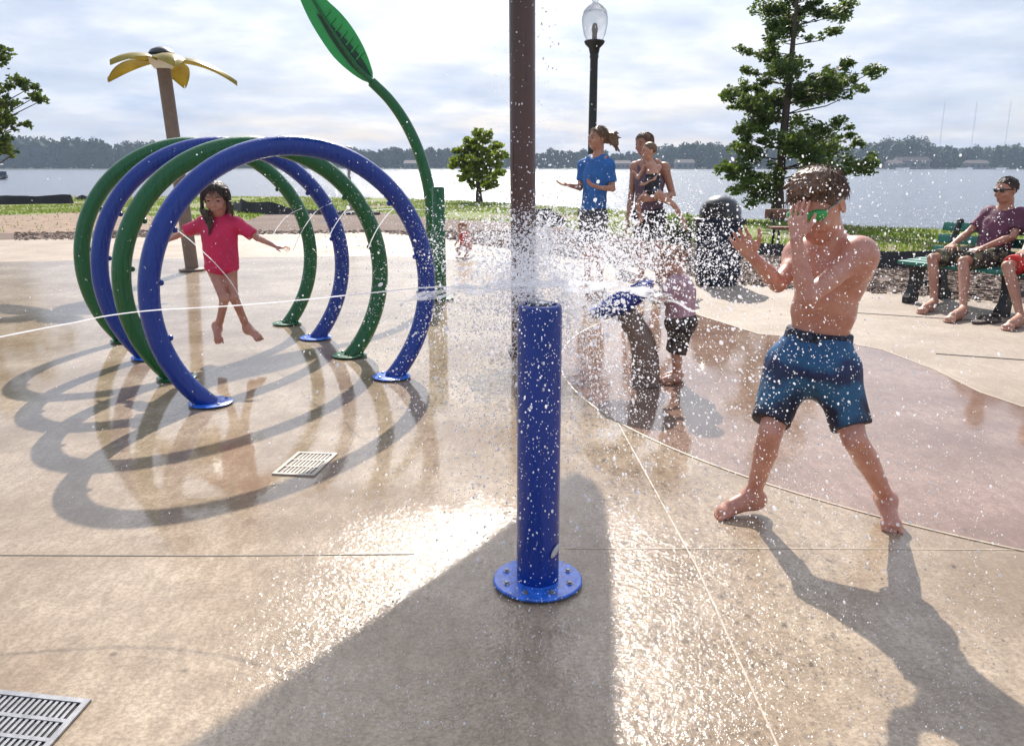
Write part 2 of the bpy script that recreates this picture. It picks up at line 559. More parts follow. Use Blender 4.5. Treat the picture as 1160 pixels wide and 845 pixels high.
class Solid:
    def __init__(s):
        s.ops = []

    def cone(s, a, b, ra, rb, k=.02, mode='u', flat=None, capa=False, capb=False):
        s.ops.append(('c', np.array(a, float), np.array(b, float), ra, rb, k, mode, flat, capa, capb)); return s

    def ell(s, c, r, F=None, k=.02, mode='u'):
        s.ops.append(('e', np.array(c, float), np.array(r, float), None if F is None else np.array(F, float), k, mode)); return s

    def cut(s, pt, n):
        """Keep the side the normal points away from."""
        s.ops.append(('h', np.array(pt, float), nrm(n))); return s

    def chain(s, pts, rads, k=.02, **kw):
        for i in range(len(pts) - 1):
            s.cone(pts[i], pts[i + 1], rads[i], rads[i + 1], k, **kw)
        return s

    def mesh(s, name, vox, mats, parent=None, wob=0, wscale=20, wdir=None):
        lo, hi = [], []
        for o in s.ops:
            if o[0] == 'c' and o[6] == 'u':
                r = max(o[3], o[4]) * (max(1, o[7][1]) if o[7] else 1)
                lo.append(np.minimum(o[1], o[2]) - r); hi.append(np.maximum(o[1], o[2]) + r)
            elif o[0] == 'e' and o[5] == 'u':
                lo.append(o[1] - o[2].max()); hi.append(o[1] + o[2].max())
        lo = np.min(lo, 0) - 4 * vox; hi = np.max(hi, 0) + 4 * vox
        n = np.ceil((hi - lo) / vox).astype(int) + 1
        D = np.full(n, 1e3, np.float32)
        ax = [lo[i] + vox * np.arange(n[i]) for i in range(3)]
        for o in s.ops:
            if o[0] == 'h':
                X = [ax[0][:, None, None], ax[1][None, :, None], ax[2][None, None, :]]
                d = sum((X[i] - o[1][i]) * o[2][i] for i in range(3))
                D = np.maximum(D, d.astype(np.float32)); continue
            if o[0] == 'c':
                _, a, b, ra, rb, k, mode, flat, ca, cb = o
                r = max(ra, rb) * (max(1, flat[1]) if flat else 1)
                l, h = np.minimum(a, b) - r, np.maximum(a, b) + r
            else:
                _, c, rr, F, k, mode = o
                l, h = c - rr.max(), c + rr.max()
            m = k + 4 * vox
            i0 = np.clip(np.floor((l - m - lo) / vox).astype(int), 0, n); i1 = np.clip(np.ceil((h + m - lo) / vox).astype(int) + 1, 0, n)
            if (i1 <= i0).any(): continue
            sl = tuple(slice(i0[j], i1[j]) for j in range(3))
            X = ax[0][sl[0]][:, None, None], ax[1][sl[1]][None, :, None], ax[2][sl[2]][None, None, :]
            if o[0] == 'c':
                q = [X[j] - a[j] for j in range(3)]
                e = b - a; L2 = max(1e-12, e @ e)
                if flat is not None:
                    fn, ff = nrm(flat[0]), flat[1]
                    w = sum(q[j] * fn[j] for j in range(3))
                    q = [q[j] + fn[j] * w * (1 / ff - 1) for j in range(3)]
                    e = e + fn * (e @ fn) * (1 / ff - 1); L2 = max(1e-12, e @ e)
                t = np.clip((q[0] * e[0] + q[1] * e[1] + q[2] * e[2]) / L2, 0, 1)
                d = np.sqrt(sum((q[j] - t * e[j]) ** 2 for j in range(3))) - (ra + (rb - ra) * t)
                if flat is not None and ff < 1: d = d * (.5 + .5 * ff)
                u = nrm(b - a)
                if cb: d = np.maximum(d, sum((X[j] - b[j]) * u[j] for j in range(3)))
                if ca: d = np.maximum(d, -sum((X[j] - a[j]) * u[j] for j in range(3)))
            else:
                q = [X[j] - c[j] for j in range(3)]
                if F is not None:
                    q = [sum(q[j] * F[i][j] for j in range(3)) for i in range(3)]
                k0 = np.sqrt(sum((q[j] / rr[j]) ** 2 for j in range(3)))
                k1 = np.sqrt(sum((q[j] / rr[j] ** 2) ** 2 for j in range(3))) + 1e-9
                d = k0 * (k0 - 1) / k1
            d = d.astype(np.float32)
            A = D[sl]
            if mode == 'u':
                hh = np.clip(k - np.abs(A - d), 0, None) / k
                D[sl] = np.minimum(A, d) - hh * hh * k * .25
            else:
                hh = np.clip(k - np.abs(A + d), 0, None) / k
                D[sl] = np.maximum(A, -d) + hh * hh * k * .25
        V, Q = surface_nets(D)
        V = lo + V * vox
        me = bpy.data.meshes.new(name)
        me.vertices.add(len(V)); me.vertices.foreach_set('co', V.ravel())
        me.loops.add(len(Q) * 4); me.loops.foreach_set('vertex_index', Q.ravel())
        me.polygons.add(len(Q)); me.polygons.foreach_set('loop_start', np.arange(len(Q)) * 4)
        me.polygons.foreach_set('loop_total', np.full(len(Q), 4))
        me.update(calc_edges=True)
        # relax the voxel staircase
        bm = bmesh.new(); bm.from_mesh(me)
        for _ in range(2):
            bmesh.ops.smooth_vert(bm, verts=bm.verts, factor=.5, use_axis_x=True, use_axis_y=True, use_axis_z=True)
        if wob:
            bm.normal_update()
            for v in bm.verts:
                p = v.co * wscale
                if wdir is not None: p = Vector((p[0] * wdir[0], p[1] * wdir[1], p[2] * wdir[2]))
                v.co += v.normal * wob * (mnoise.noise(p) + .5 * mnoise.noise(p * 2.1 + Vector((3, 1, 7))))
        bm.to_mesh(me); bm.free()
        return link_mesh(name, me, mats, parent)


def surface_nets(D):
    ins = D < 0
    nx, ny, nz = D.shape
    c = np.zeros((nx - 1, ny - 1, nz - 1), np.int8)
    for dx in (0, 1):
        for dy in (0, 1):
            for dz in (0, 1):
                c += ins[dx:nx - 1 + dx, dy:ny - 1 + dy, dz:nz - 1 + dz]
    act = (c > 0) & (c < 8)
    I = np.argwhere(act)
    idx = np.full(act.shape, -1, np.int64)
    idx[act] = np.arange(len(I))
    S = np.zeros((len(I), 3)); W = np.zeros(len(I))
    cor = np.array([(x, y, z) for x in (0, 1) for y in (0, 1) for z in (0, 1)])
    val = [D[I[:, 0] + q[0], I[:, 1] + q[1], I[:, 2] + q[2]] for q in cor]
    for i in range(8):
        for j in range(i + 1, 8):
            if np.abs(cor[i] - cor[j]).sum() != 1: continue
            a, b = val[i], val[j]
            m = (a < 0) != (b < 0)
            t = np.where(m, a / np.where(m, a - b, 1), 0)
            p = cor[i] + t[:, None] * (cor[j] - cor[i])
            S += p * m[:, None]; W += m
    V = I + S / W[:, None]
    quads = []
    for axx in range(3):
        o1, o2 = [(1, 2), (2, 0), (0, 1)][axx]
        a = ins.take(np.arange(D.shape[axx] - 1), axx); b = ins.take(np.arange(1, D.shape[axx]), axx)
        for flip, m in ((0, a & ~b), (1, ~a & b)):
            E = np.argwhere(m)
            E = E[(E[:, o1] > 0) & (E[:, o2] > 0) & (E[:, o1] < D.shape[o1] - 1) & (E[:, o2] < D.shape[o2] - 1)]
            if not len(E): continue
            q = []
            for s1, s2 in ((1, 1), (0, 1), (0, 0), (1, 0)):
                F = E.copy(); F[:, o1] -= s1; F[:, o2] -= s2
                q.append(idx[F[:, 0], F[:, 1], F[:, 2]])
            q = np.stack(q, 1)
            quads.append(q[:, ::-1] if flip else q)
    return V, np.concatenate(quads)


# ------------------------------------------------------------------ people
def basis(f, u=(0, 0, 1)):
    """Rows: right hand, forward, up."""
    f = nrm(f); u = np.array(u, float)
    r = nrm(np.cross(f, u)); u = np.cross(r, f)
    return np.array([r, f, u])


def hand(S, w, d, n, t, L, curl=.3, spread=.12, k=.002, thumb=.8):
    """w wrist, d direction of the fingers, n where the palm faces, t towards the thumb, L hand length."""
    d = nrm(d); n = nrm(np.array(n) - d * np.dot(n, d)); t = nrm(np.array(t) - d * np.dot(t, d) - n * np.dot(t, n))
    w = np.array(w, float)
    for o in (-.15, -.05, .05, .15):
        S.cone(w + t * o * .45 * L + d * .03 * L, w + d * .47 * L + t * o * 1.15 * L, .075 * L, .068 * L, .008)
    S.ell(w + d * .25 * L + t * .14 * L + n * .03 * L, (.08 * L, .08 * L, .13 * L), np.array([t, n, d]), .01)
    for i, (o, l) in enumerate(((.175, .42), (.06, .47), (-.06, .44), (-.17, .35))):
        p = w + d * .48 * L + t * o * L
        a = o * spread * 6
        dd = nrm(d + t * a)
        c = 0
        r = .044 * L
        for seg in (.45, .32, .23):
            c += curl * (1.0 + .25 * (3 - i) * .3)
            e = nrm(dd * math.cos(c) + n * math.sin(c))
            q = p + e * l * seg * L
            S.cone(p, q, r, r * .9, k)
            r *= .9; p = q
    p = w + d * .14 * L + t * .17 * L
    dd = nrm(d * .6 + t * thumb + n * .25)
    q = p + dd * .2 * L; S.cone(p, q, .075 * L, .058 * L, .008)
    dd = nrm(d * .9 + t * thumb * .5 + n * .3)
    q2 = q + dd * .17 * L; S.cone(q, q2, .056 * L, .05 * L, k)
    q3 = q2 + nrm(dd + d * .3) * .12 * L; S.cone(q2, q3, .05 * L, .042 * L, k)


def foot(S, ank, toe, L, r, up=(0, 0, 1)):
    """toe: point under the big toes; L foot length; r ankle radius."""
    ank = np.array(ank, float); toe = np.array(toe, float)
    up = np.array(up, float)
    d = toe - ank; d = nrm(d - up * np.dot(d, up) * .6)
    dn = nrm(np.cross(np.cross(d, up), d))      # the foot's own up
    s = nrm(np.cross(d, dn))
    hgt = np.dot(ank - toe, dn)
    heel = toe - d * L * .8 + dn * .028 * L * 4 * .9
    S.ell(heel + dn * 0, (.15 * L, .17 * L, .14 * L), np.array([s, d, dn]), .02)
    S.cone(ank, heel + d * .06 * L, r, .14 * L, .015)
    S.cone(ank, toe - d * .3 * L + dn * .17 * L, r * .95, .12 * L, .025)
    S.cone(heel, toe - d * .1 * L + dn * .09 * L, .12 * L, .1 * L, .03)
    ball = toe - d * .12 * L + dn * .09 * L
    S.cone(ball - s * .1 * L, ball + s * .1 * L, .09 * L, .085 * L, .02)
    for i, o in enumerate((-.145, -.05, .025, .092, .152)):
        b = ball + s * o * L - d * abs(o) * .0
        ln = (.155, .16, .15, .13, .1)[i] * L
        q = (.046 if i == 0 else .034) * L
        S.cone(b, b + d * ln - dn * (.085 * L - q), q * .95, q, .0015)


def head(S, c, B, h, jaw=1.0):
    """c centre of the skull, B basis of the head, h full height chin to crown."""
    r, f, u = B
    c = np.array(c, float)
    T = np.array([r, f, u])
    S.ell(c + u * .11 * h - f * .03 * h, (.335 * h, .415 * h, .39 * h), T, .02)
    S.ell(c + f * .10 * h - u * .12 * h, (.27 * h, .29 * h, .34 * h), T, .05 * h * 2)
    S.ell(c + f * .2 * h - u * .37 * h, (.16 * h * jaw, .13 * h, .11 * h), T, .1 * h)
    for sx in (-1, 1):
        S.ell(c + f * .31 * h + r * sx * .17 * h - u * .14 * h, (.1 * h, .07 * h, .09 * h), T, .07 * h)      # cheek
        S.ell(c + f * .395 * h + r * sx * .145 * h + u * .02 * h, (.085 * h, .05 * h, .05 * h), T, .05 * h, 's')   # socket
        S.ell(c + f * .335 * h + r * sx * .145 * h + u * .02 * h, (.07 * h, .06 * h, .05 * h), T, .012 * h)
        S.cone(c + f * .37 * h + r * sx * .05 * h + u * .09 * h, c + f * .3 * h + r * sx * .24 * h + u * .1 * h, .035 * h, .03 * h, .03 * h)
        e = c + r * sx * .345 * h - f * .03 * h - u * .03 * h
        ef = np.array([nrm(r * sx + f * .25), f, u])
        S.ell(e, (.03 * h, .075 * h, .13 * h), T, .02 * h)
        S.ell(e + r * sx * .025 * h + f * .01 * h, (.02 * h, .04 * h, .075 * h), T, .02 * h, 's')
    S.cone(c + f * .37 * h + u * .04 * h, c + f * .475 * h - u * .12 * h, .03 * h, .045 * h, .03 * h)
    S.ell(c + f * .44 * h - u * .135 * h, (.07 * h, .045 * h, .04 * h), T, .03 * h)
    S.cone(c + f * .375 * h - r * .08 * h - u * .245 * h, c + f * .375 * h + r * .08 * h - u * .245 * h, .03 * h, .03 * h, .03 * h)
    S.cone(c + f * .37 * h - r * .06 * h - u * .295 * h, c + f * .37 * h + r * .06 * h - u * .295 * h, .032 * h, .032 * h, .03 * h)


def face_parts(c, B, h, root, eyes=True):
    r, f, u = [Vector(x) for x in B]
    c = Vector(c)
    T = Matrix((r, f, u)).transposed()
    if eyes:
        for sx in (-1, 1):
            m = MB(); m.ell(c + f * .378 * h + r * sx * .145 * h + u * .02 * h, (.05 * h, .022 * h, .026 * h), T, 12, 8)
            m.build('eye', M['eyeball'], root)
            b = MB(); b.tube([c + f * .395 * h + r * sx * .07 * h + u * .11 * h, c + f * .38 * h + r * sx * .15 * h + u * .135 * h, c + f * .32 * h + r * sx * .24 * h + u * .11 * h], [.014 * h, .018 * h, .008 * h], 6)
            b.build('eyebrow', M['hair_brown'], root)
    m = MB(); m.ell(c + f * .4 * h - u * .268 * h, (.085 * h, .022 * h, .026 * h), T, 12, 8)
    m.build('lips', M['lip'], root)


def limb_leg(S, hip, kn, an, s, thick=1.0, back=(0, 1, 0)):
    hip, kn, an = [np.array(x, float) for x in (hip, kn, an)]
    bk = nrm(back)
    mid = hip * .45 + kn * .55
    S.cone(hip, mid, .088 * s * thick, .068 * s * thick, .04 * s); S.cone(mid, kn, .068 * s * thick, .051 * s, .006)
    S.ell(kn - bk * .012 * s, (.040 * s, .044 * s, .05 * s), None, .012)
    c1 = kn * .68 + an * .32 + bk * .014 * s; c2 = kn * .3 + an * .7 + bk * .006 * s
    S.chain([kn, c1, c2, an], [.051 * s, .052 * s * thick, .040 * s, .033 * s], .006)
    S.ell(an, (.034 * s, .034 * s, .036 * s), None, .01)


def limb_arm(S, sh, el, wr, s, thick=1.0):
    sh, el, wr = [np.array(x, float) for x in (sh, el, wr)]
    S.ell(sh, (.058 * s * thick,) * 3, None, .04 * s)
    m = sh * .5 + el * .5
    S.cone(sh, m, .05 * s * thick, .043 * s * thick, .03 * s); S.cone(m, el, .043 * s * thick, .036 * s, .006)
    q = el * .7 + wr * .3
    S.chain([el, q, wr], [.036 * s, .037 * s * thick, .024 * s], .008)


def torso(S, pel, chest, neck, B, s, w=1.0, belly=1.0, wst=1.0):
    """B basis of the trunk (right, forward, up)."""
    r, f, u = B
    pel, chest, neck = [np.array(x, float) for x in (pel, chest, neck)]
    waist = pel * .5 + chest * .5
    S.ell(pel, (.158 * s * w, .115 * s, .12 * s), B, .05 * s)
    S.ell(waist - u * .01 * s, (.135 * s * w * wst, .1 * s * belly, .15 * s), B, .08 * s)
    S.ell(chest, (.158 * s * w, .112 * s, .17 * s), B, .08 * s)
    S.cone(neck - u * .045 * s - r * .1 * s, neck - u * .045 * s + r * .1 * s, .062 * s, .062 * s, .06 * s)

# ------------------------------------------------------------------ the setting: land, plaza, lake
shore_px = [(0, 222), (160, 222), (300, 222), (430, 224), (540, 228), (650, 235), (780, 243), (880, 249), (1000, 257), (1160, 262)]
shore = [Vector((-90, 62, 0)), Vector((-45, 44, 0))] + [G(*q) for q in shore_px] + [Vector((16, 13, 0)), Vector((30, 4, 0)), Vector((60, -40, 0))]
LZ = -.9
bm = bmesh.new()
top = [bm.verts.new((p[0], p[1], -.02)) for p in shore]
back = [bm.verts.new((60, -60, -.02)), bm.verts.new((-90, -60, -.02))]
f = bm.faces.new(top + back)
low = [bm.verts.new((p[0] + .4, p[1] + 2.4, -1.25)) for p in shore]
for i in range(len(top) - 1):
    bm.faces.new((top[i], low[i], low[i + 1], top[i + 1]))
bmesh.ops.triangulate(bm, faces=[f])
bmesh.ops.recalc_face_normals(bm, faces=bm.faces)
me = bpy.data.meshes.new('ground'); bm.to_mesh(me); bm.free()
tag(link_mesh('ground', me, M['ground'], None, False), kind='structure')
tag(sheet('lake', [(-3500, -80), (3500, -80), (3500, 3500), (-3500, 3500)], LZ, M['lake']), kind='structure')

edge = [Vector((-14, 12.8, 0)), G(0, 272), G(100, 270), G(300, 265), G(430, 263), Vector((-1.2, 15, 0)), G(560, 280), G(700, 300), G(840, 322), G(930, 329), G(1010, 331), Vector((4.5, 8.0, 0)), Vector((5.3, 7.6, 0)), Vector((7.5, 6.6, 0)), Vector((11, 3, 0))]
tag(sheet('paved_walk', [(p[0], p[1]) for p in edge] + [(11, -5), (-14, -5)], 0, M['walk']), kind='structure')
padpx = [(0, 297), (220, 293), (430, 290), (560, 297), (640, 308), (700, 319), (745, 336), (790, 357), (860, 379), (940, 386), (1000, 397), (1060, 420), (1110, 445), (1160, 462)]
padedge = [G(*q) for q in padpx]
tag(sheet('splash_pad', [(-14, 9.5)] + [(p[0], p[1]) for p in padedge] + [(3.0, 3.2), (3.2, 2.0), (3.3, -4.9), (-14, -4.9)], .004, M['pad']), kind='structure')
CX, CY, CR = 3.43, 5.17, 3.115
arc = [Vector((CX + CR * math.cos(R(a)), CY + CR * math.sin(R(a)), 0)) for a in np.linspace(128, 258, 60)]
tag(sheet('reddish_band', [(p[0], p[1]) for p in arc] + [(3.05, 3.2)] + [(p[0], p[1]) for p in padedge[:6:-1]], .0058, M['ring']), kind='structure')


def strip(name, pts, w, z, m):
    pts = [Vector((p[0], p[1], 0)) for p in pts]
    vs, fs = [], []
    for i, p in enumerate(pts):
        t = (pts[min(i + 1, len(pts) - 1)] - pts[max(0, i - 1)]).normalized()
        s = Vector((-t.y, t.x, 0)) * w / 2
        vs += [(p + s + Vector((0, 0, z))), (p - s + Vector((0, 0, z)))]
    n = len(vs); vs += [v - Vector((0, 0, .009)) for v in vs]
    for i in range(len(pts) - 1):
        fs.append((2 * i, 2 * i + 1, 2 * i + 3, 2 * i + 2))
        fs.append((2 * i, 2 * i + 2, n + 2 * i + 2, n + 2 * i)); fs.append((2 * i + 1, n + 2 * i + 1, n + 2 * i + 3, 2 * i + 3))
    b = MB(); b.add(vs, fs)
    o = b.build(name, m, None, False)
    for q in o.data.polygons:
        pass
    return tag(o, kind='structure')


strip('pavement_joint', arc[2:], .012, .0072, M['joint_pale'])
strip('pavement_joint', padedge[7:], .02, .0074, M['joint_pale'])
strip('pavement_joint', [G(700, 480), G(745, 562), G(790, 645), G(880, 845), G(900, 900)], .0055, .0056, M['joint_pale'])
strip('pavement_joint', [G(640, 622.5), G(900, 622.5), G(1155, 624)], .006, .0054, M['joint_pale'])
strip('pavement_joint', [G(-60, 630), G(230, 631), G(470, 629)], .005, .0055, M['joint_dark'])
strip('pavement_joint', [G(930, 352), G(1160, 367)], .02, .004, M['joint_dark'])
strip('pavement_joint', [G(1060, 401), G(1160, 408)], .018, .004, M['joint_dark'])

mul = [(-40, 264), (120, 262), (262, 255), (300, 243), (360, 240), (430, 241), (500, 248), (560, 250), (640, 257), (700, 268), (780, 272), (870, 276), (1000, 288), (1100, 292), (1200, 296)]
mulw = [G(*q) for q in mul]
bed = [(p[0], p[1]) for p in mulw] + [(9, 6.2)] + [(p[0] * .99, p[1] * .985) for p in edge[13:0:-1]]
tag(sheet('mulch_bed', bed, -.012, M['mulch']), kind='structure')
soil = [(-40, 246), (40, 243), (110, 240), (170, 244), (230, 250), (262, 255), (120, 262), (-40, 264)]
tag(sheet('bare_soil', [(G(*q)[0], G(*q)[1]) for q in soil], -.0125, simple('dry_tan_soil', (.24, .165, .115), .95, .35, 3, bmp=.8, bscale=25)), kind='structure')

# lawn blades near the shore
def inside(p, poly):
    c = False
    for i in range(len(poly)):
        a, b = poly[i], poly[i - 1]
        if (a[1] > p[1]) != (b[1] > p[1]) and p[0] < (b[0] - a[0]) * (p[1] - a[1]) / (b[1] - a[1]) + a[0]: c = not c
    return c


lawnpoly = [(p[0], p[1]) for p in shore[1:13]] + [(p[0], p[1]) for p in mulw[::-1]]
soilp = [(G(*q)[0], G(*q)[1]) for q in soil]
gv, gf = [], []
cnt = 0
while cnt < 30000:
    y = 10 + 26 * rnd.random() ** .9
    x = rnd.uniform(-.72, .72) * y
    if not inside((x, y), lawnpoly): continue
    if inside((x, y), soilp) and rnd.random() < .93: continue
    if mnoise.noise(Vector((x * .5, y * .35, 0))) > .2: continue
    cnt += 1
    h = rnd.uniform(.03, .075) * (1 + .7 * mnoise.noise(Vector((x * .8, y * .8, 3))))
    a = rnd.uniform(0, math.pi); w = rnd.uniform(.012, .025)
    b = len(gv)
    lx, ly = rnd.uniform(-.04, .04), rnd.uniform(-.04, .04)
    gv += [(x - math.cos(a) * w, y - math.sin(a) * w, -.02), (x + math.cos(a) * w, y + math.sin(a) * w, -.02), (x + lx, y + ly, -.02 + h)]
    gf.append((b, b + 1, b + 2))
g = MB(); g.add(gv, gf)
tag(g.build('grass', M['grass'], None, False), kind='stuff')

# mulch chips
gv, gf = [], []
mb = MB(); cnt = 0
bedp = bed
while cnt < 9000:
    y = rnd.uniform(7.5, 17); x = rnd.uniform(-.6, .66) * y
    if not inside((x, y), bedp): continue
    cnt += 1
    a = rnd.uniform(0, 6.28)
    MM = Matrix.Rotation(a, 3, 'Z') @ Matrix.Rotation(rnd.uniform(-.5, .5), 3, 'X')
    mb.box((x, y, -.005 + rnd.random() * .02), (rnd.uniform(.02, .07), rnd.uniform(.008, .02), .01), MM)
tag(mb.build('mulch_chips', M['mulch'], None, False), kind='stuff')


# black silt fabric along the edge of the lawn
def fabric(name, pts, hs, label):
    mb = MB(); vs, fs = [], []
    n = 0
    P3 = [Vector(p) for p in pts]
    dense, hh = [], []
    for i in range(len(P3) - 1):
        m = 14
        for k in range(m):
            t = k / m
            dense.append(P3[i].lerp(P3[i + 1], t)); hh.append(hs[i] * (1 - t) + hs[i + 1] * t)
    dense.append(P3[-1]); hh.append(hs[-1])
    for i, p in enumerate(dense):
        h = hh[i] * (1 + .35 * mnoise.noise(p * 1.7)) ; j = .1 * mnoise.noise(p * 2.3 + Vector((0, 0, 5)))
        for (oy, z) in ((-.16, -.02), (-.07 + j, h * .55), (j, h), (.05 + j, h * .97), (.1 + j, h * .5), (.18, -.02)):
            vs.append((p[0], p[1] + oy, z))
    for i in range(len(dense) - 1):
        for k in range(5):
            a = i * 6 + k
            fs.append((a, a + 1, a + 7, a + 6))
    fs.append((0, 1, 2, 3, 4, 5)); e = (len(dense) - 1) * 6; fs.append(tuple(e + q for q in (5, 4, 3, 2, 1, 0)))
    mb.add(vs, fs)
    return tag(mb.build(name, M['fabric_black']), label, 'silt fence', 'black silt fences along the lawn')


fabric('silt_fence', [G(-60, 230), G(10, 231), G(81, 230)], [.28, .27, .27], 'long black fabric silt fence on the lawn at the far left below the boat')
fabric('silt_fence', [G(86, 225.5), G(93, 226), G(102, 225.5)], [.05, .2, .04], 'small black fabric lump just beyond the end of the left silt fence')
fabric('silt_fence', [G(262, 235), G(275, 240), G(310, 242), G(345, 242.5), G(430, 243)], [.1, .34, .26, .12, .07], 'black fabric silt fence sagging on the lawn behind the girl in pink')
fabric('silt_fence', [G(604, 255), G(620, 256), G(642, 254)], [.28, .33, .1], 'black fabric heap on the lawn just right of the tall brown pole')
fabric('silt_fence', [G(845, 285), G(900, 291), G(985, 301), G(1060, 303), G(1180, 306)], [.12, .17, .2, .19, .19], 'low black fabric edging running behind the shirtless boy and the green bench')

# ------------------------------------------------------------------ far shore
bmF = MB()
bmF.add([(-3500, 640, -.7), (-300, 600, -.7), (200, 690, -.7), (900, 640, -.7), (3500, 640, -.7), (3500, 3500, -.7), (-3500, 3500, -.7)], [(0, 1, 2, 3, 4, 5, 6)])
tag(bmF.build('far_shore', simple('far_bank_turf', (.07, .09, .04), .9, .3, .02), None, False), kind='structure')


def far_y(px):
    """Photo height of the top of the tree line at px."""
    ks = [(-300, 160), (0, 160), (20, 152), (45, 158), (75, 156), (105, 155), (130, 166), (165, 160), (190, 166), (230, 170), (300, 168), (390, 167), (430, 171), (480, 166), (520, 170), (600, 173), (640, 168), (700, 172), (750, 165), (790, 160), (820, 164), (880, 168), (960, 165), (985, 162), (1040, 153), (1060, 164), (1090, 166), (1120, 165), (1150, 162), (1180, 165), (1450, 162)]
    for i in range(len(ks) - 1):
        if ks[i][0] <= px <= ks[i + 1][0]:
            t = (px - ks[i][0]) / (ks[i + 1][0] - ks[i][0])
            return ks[i][1] * (1 - t) + ks[i + 1][1] * t
    return 165


fv, ff = [], []
frnd = random.Random(5)


def leafcards(vs, fs, c, r, n, size, rn, flat=.75):
    for _ in range(n):
        d = Vector((rn.gauss(0, 1), rn.gauss(0, 1), rn.gauss(0, 1))).normalized() * (rn.random() ** .45)
        p = Vector(c) + Vector((d.x * r, d.y * r, d.z * r * flat))
        a = Vector((rn.gauss(0, 1), rn.gauss(0, 1), rn.gauss(0, 1) * .7)).normalized()
        b = a.orthogonal().normalized()
        s = size * rn.uniform(.6, 1.25)
        k = len(vs)
        vs += [tuple(p - a * s * .5), tuple(p + b * s * .3), tuple(p + a * s * .5), tuple(p - b * s * .3)]
        fs.append((k, k + 1, k + 2, k + 3))


px = -330
while px < 1480:
    D = frnd.uniform(660, 760) + (60 if 200 < px < 760 else 0)
    yt = far_y(px) + frnd.uniform(-1, 4)
    topz = P(px, yt, D)[2] * .98
    if frnd.random() < .12: topz *= 1.1
    X = P(px, 190, D)[0]
    rr = topz * frnd.uniform(.3, .45)
    for k in range(7):
        z = topz * (k + .6) / 7.4
        w = rr * (1.15 if k < 4 else 1.0 - .16 * (k - 3))
        leafcards(fv, ff, (X + frnd.uniform(-.3, .3) * rr, D + frnd.uniform(-2, 2), z), w, 46, 2.6, frnd, .8)
    core = MB(); core.ell((X, D + 3, topz * .44), (rr * .95, rr * .8, topz * .46), None, 9, 7)
    kb = len(fv); fv += core.v; ff += [tuple(i + kb for i in q) for q in core.f]
    px += frnd.uniform(3.2, 7.5)
ft = MB(); ft.add(fv, ff)
tag(ft.build('far_woods', M['leaf_far'], None, False), kind='stuff')


def far_house(px, w, h, D, label, roof=M['roofdark'], wall=M['wallpale']):
    x = P(px, 190, D)[0]; t = empty('lake_house', (x, D, -.7), label, 'house', 'houses on the far shore')
    b = MB(); b.box((x, D, -.7 + h / 2), (w, 8, h)); b.build('wall', wall, t, False)
    b = MB(); z = -.7 + h + .01
    b.add([(x - w * .55, D - 4.6, z), (x + w * .55, D - 4.6, z), (x + w * .55, D + 4.6, z), (x - w * .55, D + 4.6, z), (x - w * .5, D, z + h * .6), (x + w * .5, D, z + h * .6)],
          [(0, 1, 5, 4), (2, 3, 4, 5), (1, 2, 5), (3, 0, 4), (3, 2, 1, 0)])
    b.build('roof', roof, t, False)
    for k in (-.3, 0, .3):
        b = MB(); b.box((x + k * w, D - 4.02, -.7 + h * .5), (w * .14, .06, h * .35)); b.build('window', M['winglass'], t, False)


far_house(1032, 24, 5.5, 638, 'wide pale house with a dark roof on the far shore right of the big tree')
far_house(1105, 15, 4, 634, 'low pale house on the far shore left of the seated man')
far_house(1012, 10, 4, 634, 'small pale house on the far shore beside the wide one')
far_house(775, 14, 4.5, 660, 'low pale house on the far shore above the domed trash can')
far_house(705, 12, 4, 672, 'small pale house on the far shore between the two standing women')
far_house(468, 13, 4, 650, 'small pale house on the far shore beside the green leaf stem')


def far_boat(px, py, w, label):
    D = 585; x = (px - 580) / FPX * D
    t = empty('moored_boat', (x, D, LZ), label, 'boat', 'boats moored along the far shore')
    b = MB(); b.add([(x - w / 2, D, LZ + .9), (x + w / 2, D, LZ + 1.2), (x + w * .42, D - 1, LZ - .1), (x - w * .45, D - 1, LZ - .1), (x - w / 2, D + 2, LZ + .9), (x + w / 2, D + 1, LZ + 1.2), (x + w * .42, D + 2, LZ - .1), (x - w * .45, D + 2, LZ - .1)],
                    [(0, 1, 2, 3), (4, 7, 6, 5), (0, 4, 5, 1), (1, 5, 6, 2), (0, 3, 7, 4), (3, 2, 6, 7)])
    b.build('hull', M['white_paint'], t, False)
    b = MB(); b.box((x - w * .05, D + .5, LZ + 1.9), (w * .35, 1.6, 1.2)); b.build('cabin', M['wallpale'], t, False)


for q in ((1010, 191.3, 9, 'white boat moored on the far shore right of the big tree'), (1078, 191.3, 11, 'white boat moored on the far shore behind the green bench'),
          (1118, 191.4, 7, 'small white boat moored on the far shore just left of the seated man'), (815, 191.4, 9, 'white boat moored on the far shore left of the big tree'),
          (738, 191.3, 8, 'white boat moored on the far shore behind the woman with the baby')):
    far_boat(*q)


def mast(px, yt, label):
    D = 1500; z = P(px, yt, D)[2]; x = P(px, 160, D)[0]
    t = empty('radio_mast', (x, D, -.7), label, 'radio mast', 'lattice radio masts beyond the far shore')
    b = MB(); w = .8
    cs = [Vector((x + w * math.cos(a), D + w * math.sin(a), 0)) for a in (R(90), R(210), R(330))]
    for c in cs: b.tube([c + Vector((0, 0, -.7)), c + Vector((0, 0, z))], .16, 5)
    k = 0
    zz = 0
    while zz < z - 3:
        b.tube([cs[k % 3] + Vector((0, 0, zz)), cs[(k + 1) % 3] + Vector((0, 0, zz + 3))], .09, 4, False); zz += 3; k += 1
    b.build('lattice', M['mast'], t)
    b = MB(); b.tube([(x, D, z), (x, D, z + 5)], .12, 5); b.build('aerial', M['mast'], t)


